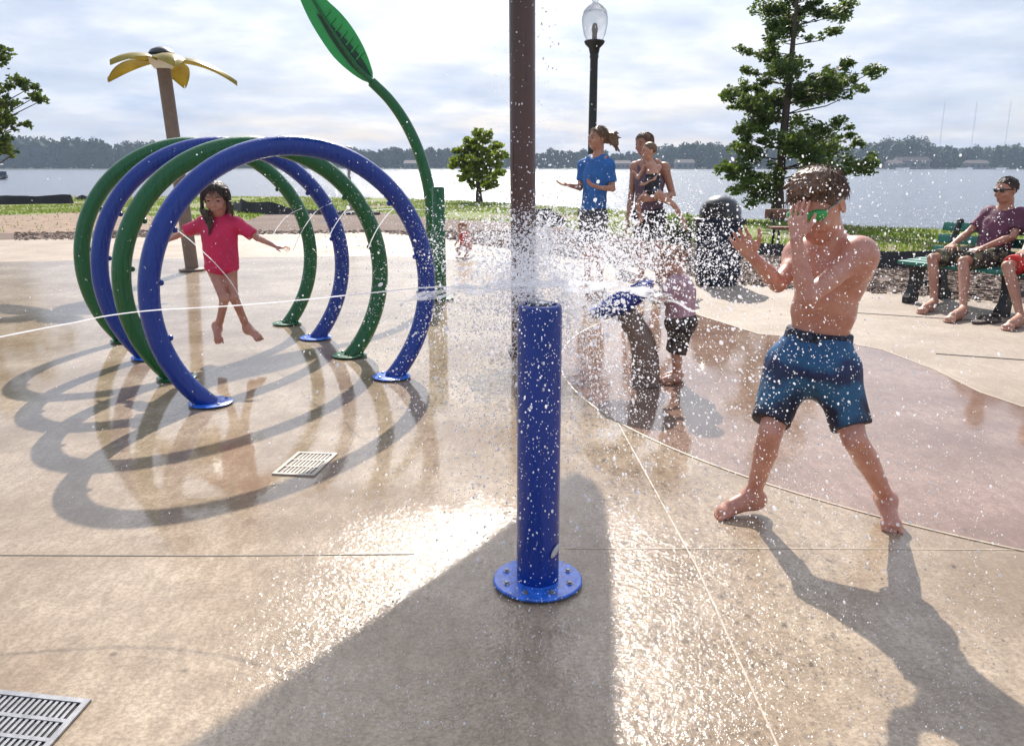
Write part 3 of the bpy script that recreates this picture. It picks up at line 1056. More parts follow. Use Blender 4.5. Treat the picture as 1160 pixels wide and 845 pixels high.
mast(1065, 118, 'leftmost of the three faint radio masts above the far shore')
mast(1101, 116, 'middle one of the three faint radio masts above the far shore')
mast(1139, 116, 'rightmost of the three faint radio masts, above the seated man')

# pontoon boat at the left edge
a_ = ang(203.5); D_ = (CAMH - LZ) / math.tan(a_); XB = (-8 - 580) / FPX * D_
t = empty('pontoon_boat', (XB, D_, LZ), 'pontoon boat with a pale canopy on the lake at the left edge of the view', 'boat')
s_ = D_ / FPX
for oy in (-.9, .9):
    b = MB(); b.tube([(XB - 4.5, D_ + oy, LZ + .15), (XB + 3.6, D_ + oy, LZ + .15), (XB + 4.5, D_ + oy, LZ + .35)], [.33, .33, .08], 10); b.build('pontoon', M['steel'], t)
b = MB(); b.box((XB, D_, LZ + .56), (8.6, 2.5, .16)); b.build('deck', M['canlid'], t, False)
b = MB()
for sy in (-1.2, 1.2): b.box((XB, D_ + sy, LZ + .98), (8.2, .06, .66))
for sx in (-4.1, 4.1): b.box((XB + sx, D_, LZ + .98), (.06, 2.34, .66))
b.build('rail_panel', M['canblue'], t, False)
b = MB(); b.box((XB + .6, D_, LZ + 2.45), (6.4, 2.5, .22)); b.build('canopy', M['white_paint'], t, True, .08)
for sx in (-2.3, 3.4):
    for sy in (-1.1, 1.1):
        b = MB(); b.tube([(XB + sx, D_ + sy, LZ + .64), (XB + sx + .2, D_ + sy, LZ + 2.34)], .035, 6); b.build('canopy_post', M['steel'], t)
b = MB(); b.box((XB - 1, D_, LZ + 1.0), (1.2, 1.0, .7)); b.build('console', M['wallpale'], t, False, .05)

# ------------------------------------------------------------------ trees
def limbs(mb, base, clumps, lead, r0, rn):
    """trunk along `lead`, a limb to every clump."""
    n = len(lead); extra = []
    mb.tube(lead, [r0 * (1 - .86 * i / (n - 1)) * (1.35 if i == 0 else 1) for i in range(n)], 10)
    for c, r in clumps:
        c = Vector(c)
        best = None
        for i in range(n - 1):
            for t in (0, .25, .5, .75):
                q = lead[i].lerp(lead[i + 1], t)
                dz = c.z - q.z
                hd = math.hypot(c.x - q.x, c.y - q.y)
                sc_ = abs(dz - hd * .35) + hd * .1
                if best is None or sc_ < best[0]: best = (sc_, q, (i + t) / (n - 1))
        _, q, f = best
        if (c - q).length > 2.2 * r: extra += [(q.lerp(c, t_) + Vector((rn.gauss(0, .06), rn.gauss(0, .1), rn.gauss(.03, .06))), r * rn.uniform(.45, .7)) for t_ in (.45, .62, .78)]
        mid = q.lerp(c, .55) + Vector((rn.uniform(-.1, .1), rn.uniform(-.1, .1), -.06 * (c - q).length))
        rr = max(.008, r0 * .2 * (1 - .75 * f))
        mb.tube([q, mid, c, c + (c - mid).normalized() * r * .35], [rr, rr * .7, rr * .4, rr * .15], 6)
        for _ in range(3):
            d = Vector((rn.gauss(0, 1), rn.gauss(0, 1), rn.gauss(0, .8))).normalized() * r * .45
            mb.tube([c, c + d], [rr * .35, rr * .12], 4)
    return extra


def make_tree(name, D, base_px, lead_px, clump_px, r0, leafmat, size, dens, label, cat, spread=1.0, seed=1, group=None, flat=.7):
    rn = random.Random(seed)
    base = P(base_px[0], base_px[1], D); base.z = -.03
    t = empty(name, tuple(base), label, cat, group)
    lead = [base] + [P(x, y, D) for x, y in lead_px]
    cl = []
    for (x, y, r) in clump_px:
        c = P(x, y, D); c.y += rn.uniform(-1, 1) * spread
        cl.append((c, r * D / FPX))
    mb = MB(); cl += limbs(mb, base, cl, lead, r0, rn)
    mb.build('trunk', M['bark'], t)
    vs, fs = [], []
    for c, r in cl:
        n = int(dens * (r / .4) ** 2)
        for _ in range(6):
            d = Vector((rn.gauss(0, 1), rn.gauss(0, 1), rn.gauss(0, .6))).normalized() * r * rn.uniform(.2, .8)
            leafcards(vs, fs, c + d, r * .55, n // 6, size, rn, flat)
    mb = MB(); mb.add(vs, fs)
    mb.build('crown', leafmat, t, False)
    return t


oak = [(840, 215, 20), (862, 208, 20), (832, 192, 16), (850, 172, 24), (824, 190, 12), (880, 165, 28), (905, 183, 24), (930, 187, 26), (958, 190, 22), (978, 184, 12), (945, 168, 22), (915, 150, 26), (868, 142, 24),
       (842, 150, 14), (836, 106, 13), (817, 108, 9), (856, 120, 14), (880, 112, 26), (905, 108, 24), (930, 112, 20), (953, 97, 20), (973, 86, 15), (984, 100, 10), (962, 74, 12), (934, 92, 14), (880, 82, 24), (900, 66, 20),
       (862, 62, 13), (846, 54, 10), (832, 100, 8), (888, 28, 22), (914, 22, 24), (940, 16, 20), (955, 32, 12), (964, 6, 13), (878, 2, 18), (908, -16, 24), (938, -16, 18), (900, -44, 22), (922, -48, 16), (910, -76, 15), (950, 136, 12),
       (964, 142, 7), (873, 196, 14), (990, 176, 7), (905, 205, 14), (875, 45, 12), (948, 205, 12), (870, 90, 12)]
orn = random.Random(17)
oak2 = list(oak)
for _ in range(170):
    a, b_ = orn.choice(oak), orn.choice(oak)
    if 10 < math.hypot(a[0] - b_[0], a[1] - b_[1]) < 46:
        q = orn.uniform(.3, .7); oak2.append((a[0] + (b_[0] - a[0]) * q + orn.uniform(-5, 5), a[1] + (b_[1] - a[1]) * q + orn.uniform(-5, 5), orn.uniform(7, 13)))
make_tree('maple_tree', 20.5, (880, 249), [(882, 215), (886, 170), (890, 130), (895, 85), (899, 40), (903, 0), (906, -60)], oak2, .14, M['leaf_oak'], .115, 430,
          'tall young leafy tree with tiered branches on the shore behind the shirtless boy', 'tree', .8, 3)
rn = random.Random(9)
bush = [(543 + 26 * math.cos(a) * q + rn.uniform(-3, 3), 178 + 26 * math.sin(a) * q + rn.uniform(-3, 3), rn.uniform(6, 9)) for q in (.35, .75, 1.0) for a in np.linspace(0, 6.28, 12)[:-1]]
bush += [(524, 203, 5), (560, 208, 6), (553, 212, 5), (530, 195, 6), (535, 210, 4)]
t = make_tree('small_tree', 31, (543, 229), [(542, 215), (541, 195), (544, 175), (547, 158)], [(x, y, r * 1.15) for x, y, r in bush], .11, M['leaf_light'], .16, 330, 'small round light green tree on the shore left of the tall brown pole', 'tree', .8, 4)
left = [(8, 88, 12), (26, 108, 11), (40, 97, 8), (16, 118, 10), (4, 112, 14), (20, 140, 8), (4, 155, 12), (-14, 130, 26), (10, 168, 8), (14, 92, 9), (-10, 98, 18), (33, 113, 8), (-12, 165, 18), (18, 176, 5), (-35, 110, 26), (-50, 150, 26), (-45, 60, 28), (-15, 60, 20), (-70, 100, 30), (30, 172, 4), (-60, 20, 24), (-95, 60, 26), (-95, 130, 26)]
make_tree('shore_tree', 20, (-55, 262), [(-54, 225), (-52, 180), (-50, 130), (-50, 80), (-52, 20)], left, .16, M['leaf_left'], .13, 230, 'olive green tree reaching in from the left edge of the view', 'tree', .8, 6)

# ornamental shrub beside the trash can
t = empty('shrub', (2.0, 10.6, -.02), 'bushy green shrub behind the woman holding the baby', 'shrub')
vs, fs = [], []
srn = random.Random(2)
c0 = G(768, 290)
for _ in range(420):
    a = srn.uniform(0, 6.28); l = srn.uniform(.35, .72); o = srn.uniform(.1, .55)
    b0 = Vector((c0.x + srn.uniform(-.12, .12), c0.y + srn.uniform(-.12, .12), -.02)); d = Vector((math.cos(a), math.sin(a), 0))
    p1 = b0 + d * o * .35 * l + Vector((0, 0, l * .65)); p2 = b0 + d * o * l + Vector((0, 0, l * .85))
    s = d.cross(Vector((0, 0, 1))) * .012; k = len(vs)
    vs += [tuple(b0 - s), tuple(b0 + s), tuple(p1 + s * 1.2), tuple(p1 - s * 1.2), tuple(p2)]
    fs += [(k, k + 1, k + 2, k + 3), (k + 3, k + 2, k + 4)]
for _ in range(10):
    leafcards(vs, fs, c0 + Vector((srn.uniform(-.25, .25), srn.uniform(-.2, .2), srn.uniform(.1, .5))), .2, 60, .07, srn)
mb = MB(); mb.add(vs, fs); mb.build('foliage', M['shrub'], t, False)

# ------------------------------------------------------------------ spray hoops
hoops = [((245, 455), (455, 422), 'blue', 'nearest of the four spray hoops, blue with its left foot closest to the viewer'),
         ((197, 429), (403, 400), 'green', 'green spray hoop right behind the nearest blue hoop'),
         ((168, 406), (363, 380), 'blue', 'blue spray hoop between the two green hoops'),
         ((142, 387), (325, 368), 'green', 'rearmost of the four spray hoops, green')]
HOOPC, HOOPD = [], []
for i, (l, r_, colr, lab) in enumerate(hoops):
    q = i / 3
    c = Vector((-1.198, 4.62, 0)).lerp(Vector((-2.363, 6.34, 0)), q)
    RR, zc, tr = .795 + .05 * q, .584, .054
    yw = R(32.4 + 2 * q); hdir = Vector((math.cos(yw), math.sin(yw), 0))
    HOOPC.append(c); HOOPD.append(hdir)
    t = empty('spray_hoop', tuple(c), lab, 'spray hoop', 'blue and green spray hoops')
    a0 = math.asin(zc / RR)
    pts = []
    for k in range(97):
        a = -a0 + (math.pi + 2 * a0) * k / 96
        pts.append(c + hdir * RR * math.cos(a) + Vector((0, 0, zc + RR * math.sin(a))))
    b = MB(); b.tube(pts, tr, 20); b.build('hoop', M[colr], t)
    for sx in (-1, 1):
        fp = c + hdir * sx * RR * math.cos(a0)
        b = MB(); b.lathe([(.0, .012), (.112, .012), (.118, .014), (.118, .018), (.112, .021), (.0, .021)], fp, 28); fl = b.build('base_plate', M['blue_flange'] if colr == 'blue' else M['green'], t)
        for q in range(4):
            a = R(45 + 90 * q)
            b = MB(); b.lathe([(0, .021), (.009, .021), (.009, .028), (0, .03)], fp + Vector((.092 * math.cos(a), .092 * math.sin(a), 0)), 6); b.build('bolt', M['bolt'], fl)
    for q, a in enumerate((12, 40, 150, 172, 195)):
        p = c + hdir * (RR - .058) * math.cos(R(a)) + Vector((0, 0, zc + (RR - .058) * math.sin(R(a))))
        b = MB(); b.ell(p, (.016, .016, .016), None, 10, 6); b.build('nozzle', M[colr], t)

# ------------------------------------------------------------------ blue spray post in front
BP = G(609, 661); BPZ = .886
t = empty('spray_post', tuple(BP), 'thick dark blue spray post with a round bolted base plate at the centre front', 'spray post')
b = MB(); b.lathe([(0, .022), (.0655, .022), (.0645, BPZ - .02), (.062, BPZ - .004), (.056, BPZ), (.05, BPZ), (.045, BPZ - .03), (0, BPZ - .03)], BP, 48); b.build('post', M['blue'], t)
b = MB(); b.lathe([(0, .012), (.136, .012), (.139, .014), (.139, .019), (.136, .022), (0, .022)], BP, 56); fl = b.build('base_plate', M['blue_flange'], t)
for q in range(8):
    a = R(22.5 + 45 * q)
    b = MB(); b.lathe([(0, .022), (.011, .022), (.011, .024), (.007, .025), (.007, .030), (0, .031)], BP + Vector((.105 * math.cos(a), .105 * math.sin(a), 0)), 6); b.build('bolt', M['bolt'], fl)
b = MB(); ctr = BP + Vector((.052, -.046, .135)); nn = Vector((.75, -.66, 0)).normalized()
T = Matrix((Vector((.66, .75, .0)), nn, Vector((0, 0, 1)))).transposed() @ Matrix.Rotation(R(-38), 3, 'Y')
b.ell(ctr, (.026, .006, .011), T, 16, 8); b.build('sticker', simple('grey_sticker', (.5, .48, .46), .5), t)
b = MB(); b.lathe([(0, BPZ - .03), (.03, BPZ - .03), (.03, BPZ + .006), (.018, BPZ + .01), (0, BPZ + .01)], BP, 20); b.build('nozzle', M['bolt'], t)

# ------------------------------------------------------------------ tall brown pole and an unseen canopy, outline shaped to cast the wedge shadow
BR = G(593, 402)
CH = 2.82; SU, SV = .03, -1.25      # sun: shadow offset per metre of height
t = empty('spray_pole', tuple(BR), 'tall thick brown pole rising out of the top of the picture behind the blue post', 'spray pole')
b = MB(); b.tube([BR + Vector((0, 0, .01)), BR + Vector((-.02, 0, CH - .05))], .083, 32); b.build('pole', M['brown'], t)
b = MB(); b.lathe([(0, .012), (.105, .012), (.105, .03), (.09, .045), (0, .045)], BR, 32); b.build('base_plate', M['brown'], t)
out = [(.28, 3.30), (.35, 3.16), (.365, 3.0), (.34, 2.6), (.295, 2.1), (.24, 1.59), (.17, 1.1), (-.1, .75), (-.6, .65), (-1.0, .8), (-1.06, 1.05), (-.73, 1.59), (-.45, 2.05), (-.12, 2.59), (.1, 2.97), (.2, 3.2)]
b = MB(); n = len(out)
vs = [(x - SU * CH, y - SV * CH, CH) for x, y in out] + [(x - SU * CH, y - SV * CH, CH + .03) for x, y in out]
b.add(vs, [tuple(range(n)), tuple(range(2 * n - 1, n - 1, -1))] + [(i, (i + 1) % n, n + (i + 1) % n, n + i) for i in range(n)])
b.build('shadow_canopy', M['leafgreen'], t, False)

# ------------------------------------------------------------------ flower sprayer at the left
FB = G(218, 307)
t = empty('spray_flower', tuple(FB), 'tan pole topped by a drooping yellow five-petal flower, far left behind the hoops', 'spray flower')
ft_ = P(188, 70, FB.y); top = Vector((ft_.x - .04, FB.y, ft_.z + .02))
b = MB(); b.tube([FB + Vector((0, 0, .01)), FB.lerp(top, .5), top], .08, 24); b.build('pole', M['tanpole'], t)
b = MB(); b.lathe([(0, .012), (.16, .012), (.16, .03), (.09, .04), (0, .04)], FB, 28); b.build('base_plate', M['tanpole'], t)
b = MB(); b.lathe([(0, -.1), (.1, -.1), (.15, -.03), (.16, .03), (.13, .045), (0, .05)], top, 24); b.build('collar', M['white_paint'], t)
b = MB(); b.lathe([(0, .05), (.13, .05), (.15, .07), (.12, .11), (.05, .14), (0, .14)], top, 24); b.build('cap', M['blackmetal'], t)
for k, (az, L, dr) in enumerate(((90, .62, .3), (163, .82, .26), (17, .82, .3), (236, .66, .15), (303, .68, .17))):
    d = Vector((math.cos(R(az)), math.sin(R(az)), 0)); s = Vector((-d.y, d.x, 0))
    b = MB(); vs, fs = [], []; nu, nv = 14, 6
    for lay in (0, .009):
        for i in range(nu + 1):
            u = i / nu; w = .17 * max(0, math.sin(math.pi * min(1, .08 + .92 * u) ** .9)) ** .85 + .006
            z = .02 + .1 * math.sin(u * 2.2) * (.7 if dr > .1 else .5) - dr * u ** 1.6
            for j in range(nv + 1):
                v = j / nv * 2 - 1
                p = top + d * (.1 + u * (L - .1)) + s * w * v + Vector((0, 0, z - .05 * v * v + lay))
                vs.append(p)
    m = (nu + 1) * (nv + 1)
    for lay in (0, 1):
        for i in range(nu):
            for j in range(nv):
                a = lay * m + i * (nv + 1) + j
                q = (a, a + 1, a + nv + 2, a + nv + 1)
                fs.append(q if lay else q[::-1])
    rim = [i * (nv + 1) for i in range(nu + 1)] + [nu * (nv + 1) + j for j in range(1, nv + 1)] + [i * (nv + 1) + nv for i in range(nu - 1, -1, -1)] + [j for j in range(nv - 1, 0, -1)]
    for i in range(len(rim)):
        a, c = rim[i], rim[(i + 1) % len(rim)]
        fs.append((a, c, c + m, a + m))
    b.add(vs, fs); b.build('petal', M['petal'], t)

# ------------------------------------------------------------------ leaf sprayer
LD = 8.35
LB = G(488, 332)
t = empty('spray_leaf', tuple(LB), 'curved green stem ending in a huge bright green leaf with a dark inner screen', 'spray leaf')
stem_px = [(489, 305), (489.5, 275), (489, 245), (487, 222), (481.5, 195), (472, 166), (458.5, 138), (441, 113), (421, 93)]
sp = [LB + Vector((0, 0, .01))] + [P(x, y, LD) for x, y in stem_px]
# smooth the centre line
def catmull(pts, m=6):
    o = []
    for i in range(len(pts) - 1):
        p0, p1, p2, p3 = pts[max(0, i - 1)], pts[i], pts[i + 1], pts[min(len(pts) - 1, i + 2)]
        for k in range(m):
            t_ = k / m
            o.append(.5 * ((2 * p1) + (p2 - p0) * t_ + (2 * p0 - 5 * p1 + 4 * p2 - p3) * t_ * t_ + (3 * p1 - p0 - 3 * p2 + p3) * t_ ** 3))
    o.append(pts[-1]); return o
sp = catmull(sp)
b = MB(); b.tube(sp, [.068 - .02 * i / len(sp) for i in range(len(sp))], 18); b.build('stem', M['green'], t)
b = MB(); b.lathe([(0, .012), (.15, .012), (.15, .03), (.075, .04), (0, .04)], LB, 28); b.build('base_plate', M['green'], t)


def panel(name, px, y0, th, m, bulge=0.0):
    pts = [P(x, y, LD) for x, y in px]
    c = sum(pts, Vector()) / len(pts); n = len(pts)
    b = MB()
    vs = [p + Vector((0, y0, 0)) for p in pts] + [c + Vector((0, y0 - bulge, 0))] + [p + Vector((0, y0 + th, 0)) for p in pts] + [c + Vector((0, y0 + th - bulge, 0))]
    fs = [(i, n, (i + 1) % n) for i in range(n)] + [(n + 1 + (i + 1) % n, 2 * n + 1, n + 1 + i) for i in range(n)] + [(i, (i + 1) % n, n + 1 + (i + 1) % n, n + 1 + i) for i in range(n)]
    b.add(vs, fs)
    o = b.build(name, m, t, True)
    bm = bmesh.new(); bm.from_mesh(o.data); bmesh.ops.recalc_face_normals(bm, faces=bm.faces); bm.to_mesh(o.data); bm.free()
    return o


ol = [Vector((x, y, 0)) for x, y in ((422, 95), (410, 91), (394, 80), (378, 65), (363, 44), (350, 22), (340, 0), (333, -20), (330, -42), (340, -34), (355, -18), (370, 0), (385, 14), (398, 30), (409, 48), (417, 66), (422, 82))]
panel('leaf', [(p.x, p.y) for p in catmull(ol, 3)], 0, .03, M['leafgreen'])
il = [Vector((x, y, 0)) for x, y in ((421, 92), (410, 86), (398, 75), (386, 60), (373, 41), (364, 25), (359, 16), (367, 21), (380, 33), (393, 46), (405, 60), (415, 75), (420, 85))]
panel('inner_screen', [(p.x, p.y) for p in catmull(il, 3)], -.015, .012, M['darkmesh'])
rib = [P(x, y, LD) + Vector((0, -.03, 0)) for x, y in ((421, 93), (405, 76), (388, 52), (370, 25), (352, -5), (335, -35))]
b = MB(); b.tube(rib, [.03, .024, .02, .016, .012, .008], 10); b.build('midrib', M['green'], t)
for k in range(7):      # raised veins on the upper lobe
    u = k / 7
    a1 = Vector((374 + 42 * u, 16 + 56 * u, 0)); a2 = Vector((364 + 42 * u, 8 + 56 * u, 0))
    b = MB(); b.tube([P(a1.x - 6, a1.y + 4, LD) + Vector((0, -.012, 0)), P(a1.x, a1.y - 3, LD) + Vector((0, -.014, 0)), P(a1.x + 3 - 4 * (1 - u), a1.y - 5, LD) + Vector((0, -.01, 0))], .008, 6); b.build('vein', M['leafgreen'], t)

GP = G(499, 340)
t = empty('spray_post', tuple(GP), 'plain dark green spray post standing beside the leaf stem', 'spray post')
gz = P(498, 212, GP.y).z
b = MB(); b.lathe([(0, .03), (.06, .03), (.06, gz - .012), (.052, gz), (0, gz)], GP, 28); b.build('post', M['green'], t)
b = MB(); b.lathe([(0, .012), (.13, .012), (.13, .026), (.07, .03), (0, .03)], GP, 28); b.build('base_plate', M['green'], t)

# ------------------------------------------------------------------ tilting blue dish on a brown pedestal
DB = G(731, 437)
t = empty('spray_dish', tuple(DB), 'tilted round blue splash dish on a bent brown pedestal in front of the toddler', 'splash dish')
ptop = P(707, 352, DB.y + .03)
b = MB(); b.tube(catmull([DB + Vector((0, 0, .01)), P(731, 410, DB.y), P(727, 385, DB.y), P(716, 366, DB.y + .01), ptop]), [.088 - .0012 * i for i in range(25)], 20); b.build('pedestal', M['tanpole'], t)
dn = Vector((-.46, .10, .86)).normalized(); dc = P(704, 340, DB.y + .04)
ux = Vector((.88, -.12, .2)); ux = (ux - dn * ux.dot(dn)).normalized(); uy = dn.cross(ux)
T = Matrix((ux, uy, dn)).transposed()
b = MB(); b.lathe([(0, -.075), (.09, -.07), (.17, -.045), (.205, -.01), (.21, .02), (.2, .035), (.185, .025), (.16, -.012), (.08, -.035), (0, -.038)], dc, 40, T); b.build('dish', M['blue'], t)
b = MB(); b.lathe([(.0, .0), (.15, .0), (.17, .012), (.0, .016)], dc - dn * .012, 32, T); b.build('water_pool', M['film'], t)

# ------------------------------------------------------------------ street furniture
# lamp post
LP = P(669, 240, 13.9); LP.z = -.01
t = empty('street_lamp', tuple(LP), 'dark lamp post with a clear acorn globe behind the woman in blue', 'street lamp')
gb = P(670.5, 48, 13.9).z
b = MB(); b.lathe([(0, 0), (.2, 0), (.2, .12), (.15, .2), (.13, .55), (.085, .7), (.07, 1.0), (.062, gb - .25), (.075, gb - .2), (.06, gb - .16), (0, gb - .16)], LP, 20); b.build('post', M['blackmetal'], t)
b = MB(); b.lathe([(0, gb - .17), (.07, gb - .17), (.09, gb - .08), (.15, gb - .02), (.165, gb + .02), (.15, gb + .035), (0, gb + .035)], LP, 24); b.build('fitter', M['blackmetal'], t)
b = MB(); b.lathe([(.13, gb + .036), (.17, gb + .12), (.2, gb + .26), (.205, gb + .36), (.18, gb + .47), (.11, gb + .55), (.05, gb + .58), (.04, gb + .6), (.06, gb + .63), (.03, gb + .68), (.012, gb + .76), (0, gb + .77)], LP, 28); b.build('globe', M['globe'], t)
b = MB(); b.lathe([(0, gb + .04), (.035, gb + .04), (.035, gb + .14), (.045, gb + .2), (.03, gb + .28), (0, gb + .3)], LP, 12); b.build('bulb', M['white_paint'], t)
# thin post behind the hoops
SP = P(397, 230, 24); SP.z = -.02
t = empty('path_light', tuple(SP), 'thin grey post with a round head standing on the lawn behind the hoops', 'post')
zt = P(397, 172, 24).z
b = MB(); b.tube([SP, Vector((SP.x, SP.y, zt))], .045, 10); b.build('post', M['mast'], t)
b = MB(); b.ell((SP.x, SP.y, zt + .06), (.14, .14, .1), None, 14, 8); b.build('lamp_head', M['mast'], t)

# trash can
TC = G(811, 322); 
t = empty('trash_can', tuple(TC), 'dark navy trash can with a black domed lid and flared rim', 'trash can')
rz = P(811, 247, TC.y).z; dz = P(811, 221, TC.y).z
b = MB(); b.lathe([(0, .015), (.225, .015), (.232, .05), (.236, rz - .09), (.275, rz - .05), (.285, rz - .005), (.27, rz), (0, rz)], TC, 36); b.build('bin', M['canblue'], t)
for z in (.12, .42, rz - .13):
    b = MB(); b.lathe([(.228, z - .02), (.244, z - .016), (.244, z + .016), (.228, z + .02)], TC, 36); b.build('band', M['blackmetal'], t)
for k in range(18):
    a = 2 * math.pi * k / 18
    b = MB(); b.box(TC + Vector((math.cos(a) * .239, math.sin(a) * .239, .42 * rz / .8)), (.014, .05, rz * .72), Matrix.Rotation(a, 3, 'Z')); b.build('slat', M['canblue'], t, False)
hd = dz - rz
b = MB(); b.lathe([(.0, rz), (.225, rz)] + [(.225 * math.cos(R(q)), rz + .05 + (hd - .05) * math.sin(R(q))) for q in range(0, 90, 9)] + [(0, dz)], TC, 36); lid = b.build('dome_lid', M['canlid'], t)
b = MB(); b.box(TC + Vector((-.1, -.2, rz + .1)), (.2, .03, .13), Matrix.Rotation(R(-27), 3, 'Z') @ Matrix.Rotation(R(-14), 3, 'X')); b.build('flap', M['slot_shade'], lid, True, .01)

# low plank bench by the tree
WB = G(893, 286)
t = empty('plank_bench', tuple(WB), 'low reddish wooden plank seat with black legs below the tall leafy tree', 'bench')
for (oy, z, n_) in ((0, .37, 'seat'), (.32, .56, 'backrest')):
    b = MB(); b.box((WB.x + .2, WB.y + oy, z), (1.0, .24 if n_ == 'seat' else .04, .04 if n_ == 'seat' else .14)); b.build(n_, M['wood'], t, True, .006)
for ox in (-.2, .6):
    b = MB(); x = WB.x + ox
    b.tube([(x, WB.y - .1, 0), (x, WB.y - .1, .35)], .02, 8); b.tube([(x, WB.y + .2, 0), (x, WB.y + .12, .35), (x, WB.y + .345, .62)], .02, 8); b.build('leg', M['castleg'], t)

# green slatted bench
ba = Vector((.5, -.866, 0)); bd = Vector((-.866, -.5, 0))          # along the bench; the way it faces
B0 = G(1043, 344)                                                    # middle of the first leg
B0 = Vector((4.02, 7.93, 0))
t = empty('park_bench', tuple(B0), 'green slatted park bench with black cast legs where a man sits', 'bench')
BL = 1.62
def bp(a, d, z): return B0 + ba * a + bd * d + Vector((0, 0, z))
TB = Matrix((ba, bd, Vector((0, 0, 1)))).transposed()
for k, d in enumerate((.2, .06, -.08, -.21)):
    b = MB(); b.box(bp(BL / 2 - .16, d, .375 + .006 * k), (BL, .12, .035), TB); b.build('seat_slat', M['slat'], t, True, .008)
for k, z in enumerate((.47, .58, .695)):
    b = MB(); b.box(bp(BL / 2 - .16, -.29 - .06 * k, z), (BL, .035, .085), TB @ Matrix.Rotation(R(16), 3, 'X')); b.build('back_slat', M['slat'], t, True, .008)
for a in (0, .88):
    b = MB()
    for d, dd in ((.17, .23), (-.2, -.3)):
        vs = []
        for z, w, o in ((.0, .07, dd), (.06, .075, dd), (.12, .05, (d + dd) / 2), (.24, .06, d), (.355, .085, d)):
            for q in (-1, 1):
                for r2 in (-1, 1):
                    vs.append(bp(a + q * .035, o + r2 * w, z))
        fs = []
        for i in range(4):
            k = i * 4
            for (u, v) in ((0, 1), (1, 3), (3, 2), (2, 0)):
                fs.append((k + u, k + v, k + 4 + v, k + 4 + u))
        fs += [(0, 2, 3, 1), (16, 17, 19, 18)]
        b.add(vs, fs)
    b.box(bp(a, 0, .335), (.06, .46, .05), TB); b.box(bp(a, -.02, .18), (.05, .36, .05), TB)
    b.tube([bp(a, -.26, .34), bp(a, -.30, .48), bp(a, -.41, .735)], [.035, .032, .028], 8)
    b.build('leg', M['castleg'], t)
    b = MB(); b.ell(bp(a, -.418, .745), (.034, .034, .034), None, 14, 8); b.build('finial', M['castleg'], t)

# drain grates
def grate(c, ux, uy, rows, cols, sl, label, m=M['steel'], slot_shade=None):
    """slotted plate: cross bars and ribs, real holes over a flat plate, its colour standing for shade."""
    c = Vector((c[0], c[1], 0)); ux = Vector(ux); uy = Vector(uy)
    lx, ly = ux.length, uy.length; ex, ey = ux.normalized(), uy.normalized()
    t = empty('drain_grate', tuple(c + (ux + uy) / 2), label, 'drain grate', 'slotted drain grates')
    T = Matrix((ex, ey, Vector((0, 0, 1)))).transposed()
    def at(x, y, z): return c + ex * x + ey * y + Vector((0, 0, z))
    b = MB(); b.box(at(lx / 2, ly / 2, .0048), (lx, ly, .002), T); b.build('slot_shade', slot_shade or M['slot_shade'], t, False)  # thin plate on the pad, coloured as the shade inside the slots
    b = MB(); fw = .016; z = .0088
    for x in (fw / 2, lx - fw / 2): b.box(at(x, ly / 2, z), (fw, ly, .006), T)
    for y in (fw / 2, ly - fw / 2): b.box(at(lx / 2, y, z - .0004), (lx - 2 * fw, fw, .006), T)
    b.build('frame', m, t, False)
    b = MB()
    for k in range(1, rows): b.box(at(lx / 2, fw + (ly - 2 * fw) * k / rows, z - .0008), (lx - 2 * fw, .012, .005), T)
    n = cols
    for k in range(1, n): b.box(at(fw + (lx - 2 * fw) * k / n, ly / 2, z - .0014), ((lx - 2 * fw) / n * .5, ly - 2 * fw, .004), T)
    b.build('slotted_plate', m, t, False)


p1, p2 = G(104, 796), G(60, 846)
ex = (G(0, 785) - G(104, 796)); 
grate(p1, ex * 1.75, Vector((-.17, -.42, 0)) * .95 if False else (p2 - p1) * 2.3, 5, 26, .05, 'large slotted steel drain grate in the bottom left corner')
q1, q2, q3 = G(308, 539), G(356, 541), G(338, 514)
grate(q1, q2 - q1, q3 - q1, 3, 9, .04, 'small pale drain grate in the wet pavement beside the hoop shadows', simple('pale_grate', (.38, .33, .28), .4, .2, 30), simple('brown_slot_shade', (.2, .165, .13), .7))  # lighter brown plate stands for fainter shade in these slots

# ------------------------------------------------------------------ people
def A(v): return np.array(v, float)


def strands(hc, HB, hh, n, L, root, m, seed, lift=.2, fwd=.3, face=.45, rad=.0013):
    """Loose tapered strands over the scalp, flowing away from the crown."""
    rn = random.Random(seed); c = Vector(hc); rr, ff, uu = [Vector(x) for x in HB]; b = MB(); k = 0
    crown = Vector((0, -.3, .95)).normalized()
    while k < n:
        d = Vector((rn.gauss(0, 1), rn.gauss(0, 1), rn.gauss(0, 1))).normalized()
        if d.z < -.05 + face * max(0, d.y) * 1.6 or (abs(d.x) > .75 and d.z < .2 and d.y > -.2): continue
        k += 1
        t = d - crown * .9 + Vector((0, fwd, 0)); t = t - d * t.dot(d)
        t = (t.normalized() + Vector((rn.gauss(0, .3), rn.gauss(0, .3), rn.gauss(0, .15)))).normalized()
        def w(v): return c + rr * v.x * .375 * hh + ff * (v.y * .45 - .035) * hh + uu * (v.z * .42 + .125) * hh
        l = L * rn.uniform(.6, 1.3) / (.4 * hh); e = lift * rn.uniform(.2, 1.4)
        p0 = d * .97; p1 = (d + t * l * .5).normalized() * (1.0 + e * l * .5); p2 = (d + t * l).normalized() * (1.0 + e * l)
        b.tube([w(p0), w(p1), w(p2)], [rad, rad * .9, rad * .25], 4, False)
    return b.build('hair_strands', m, root)


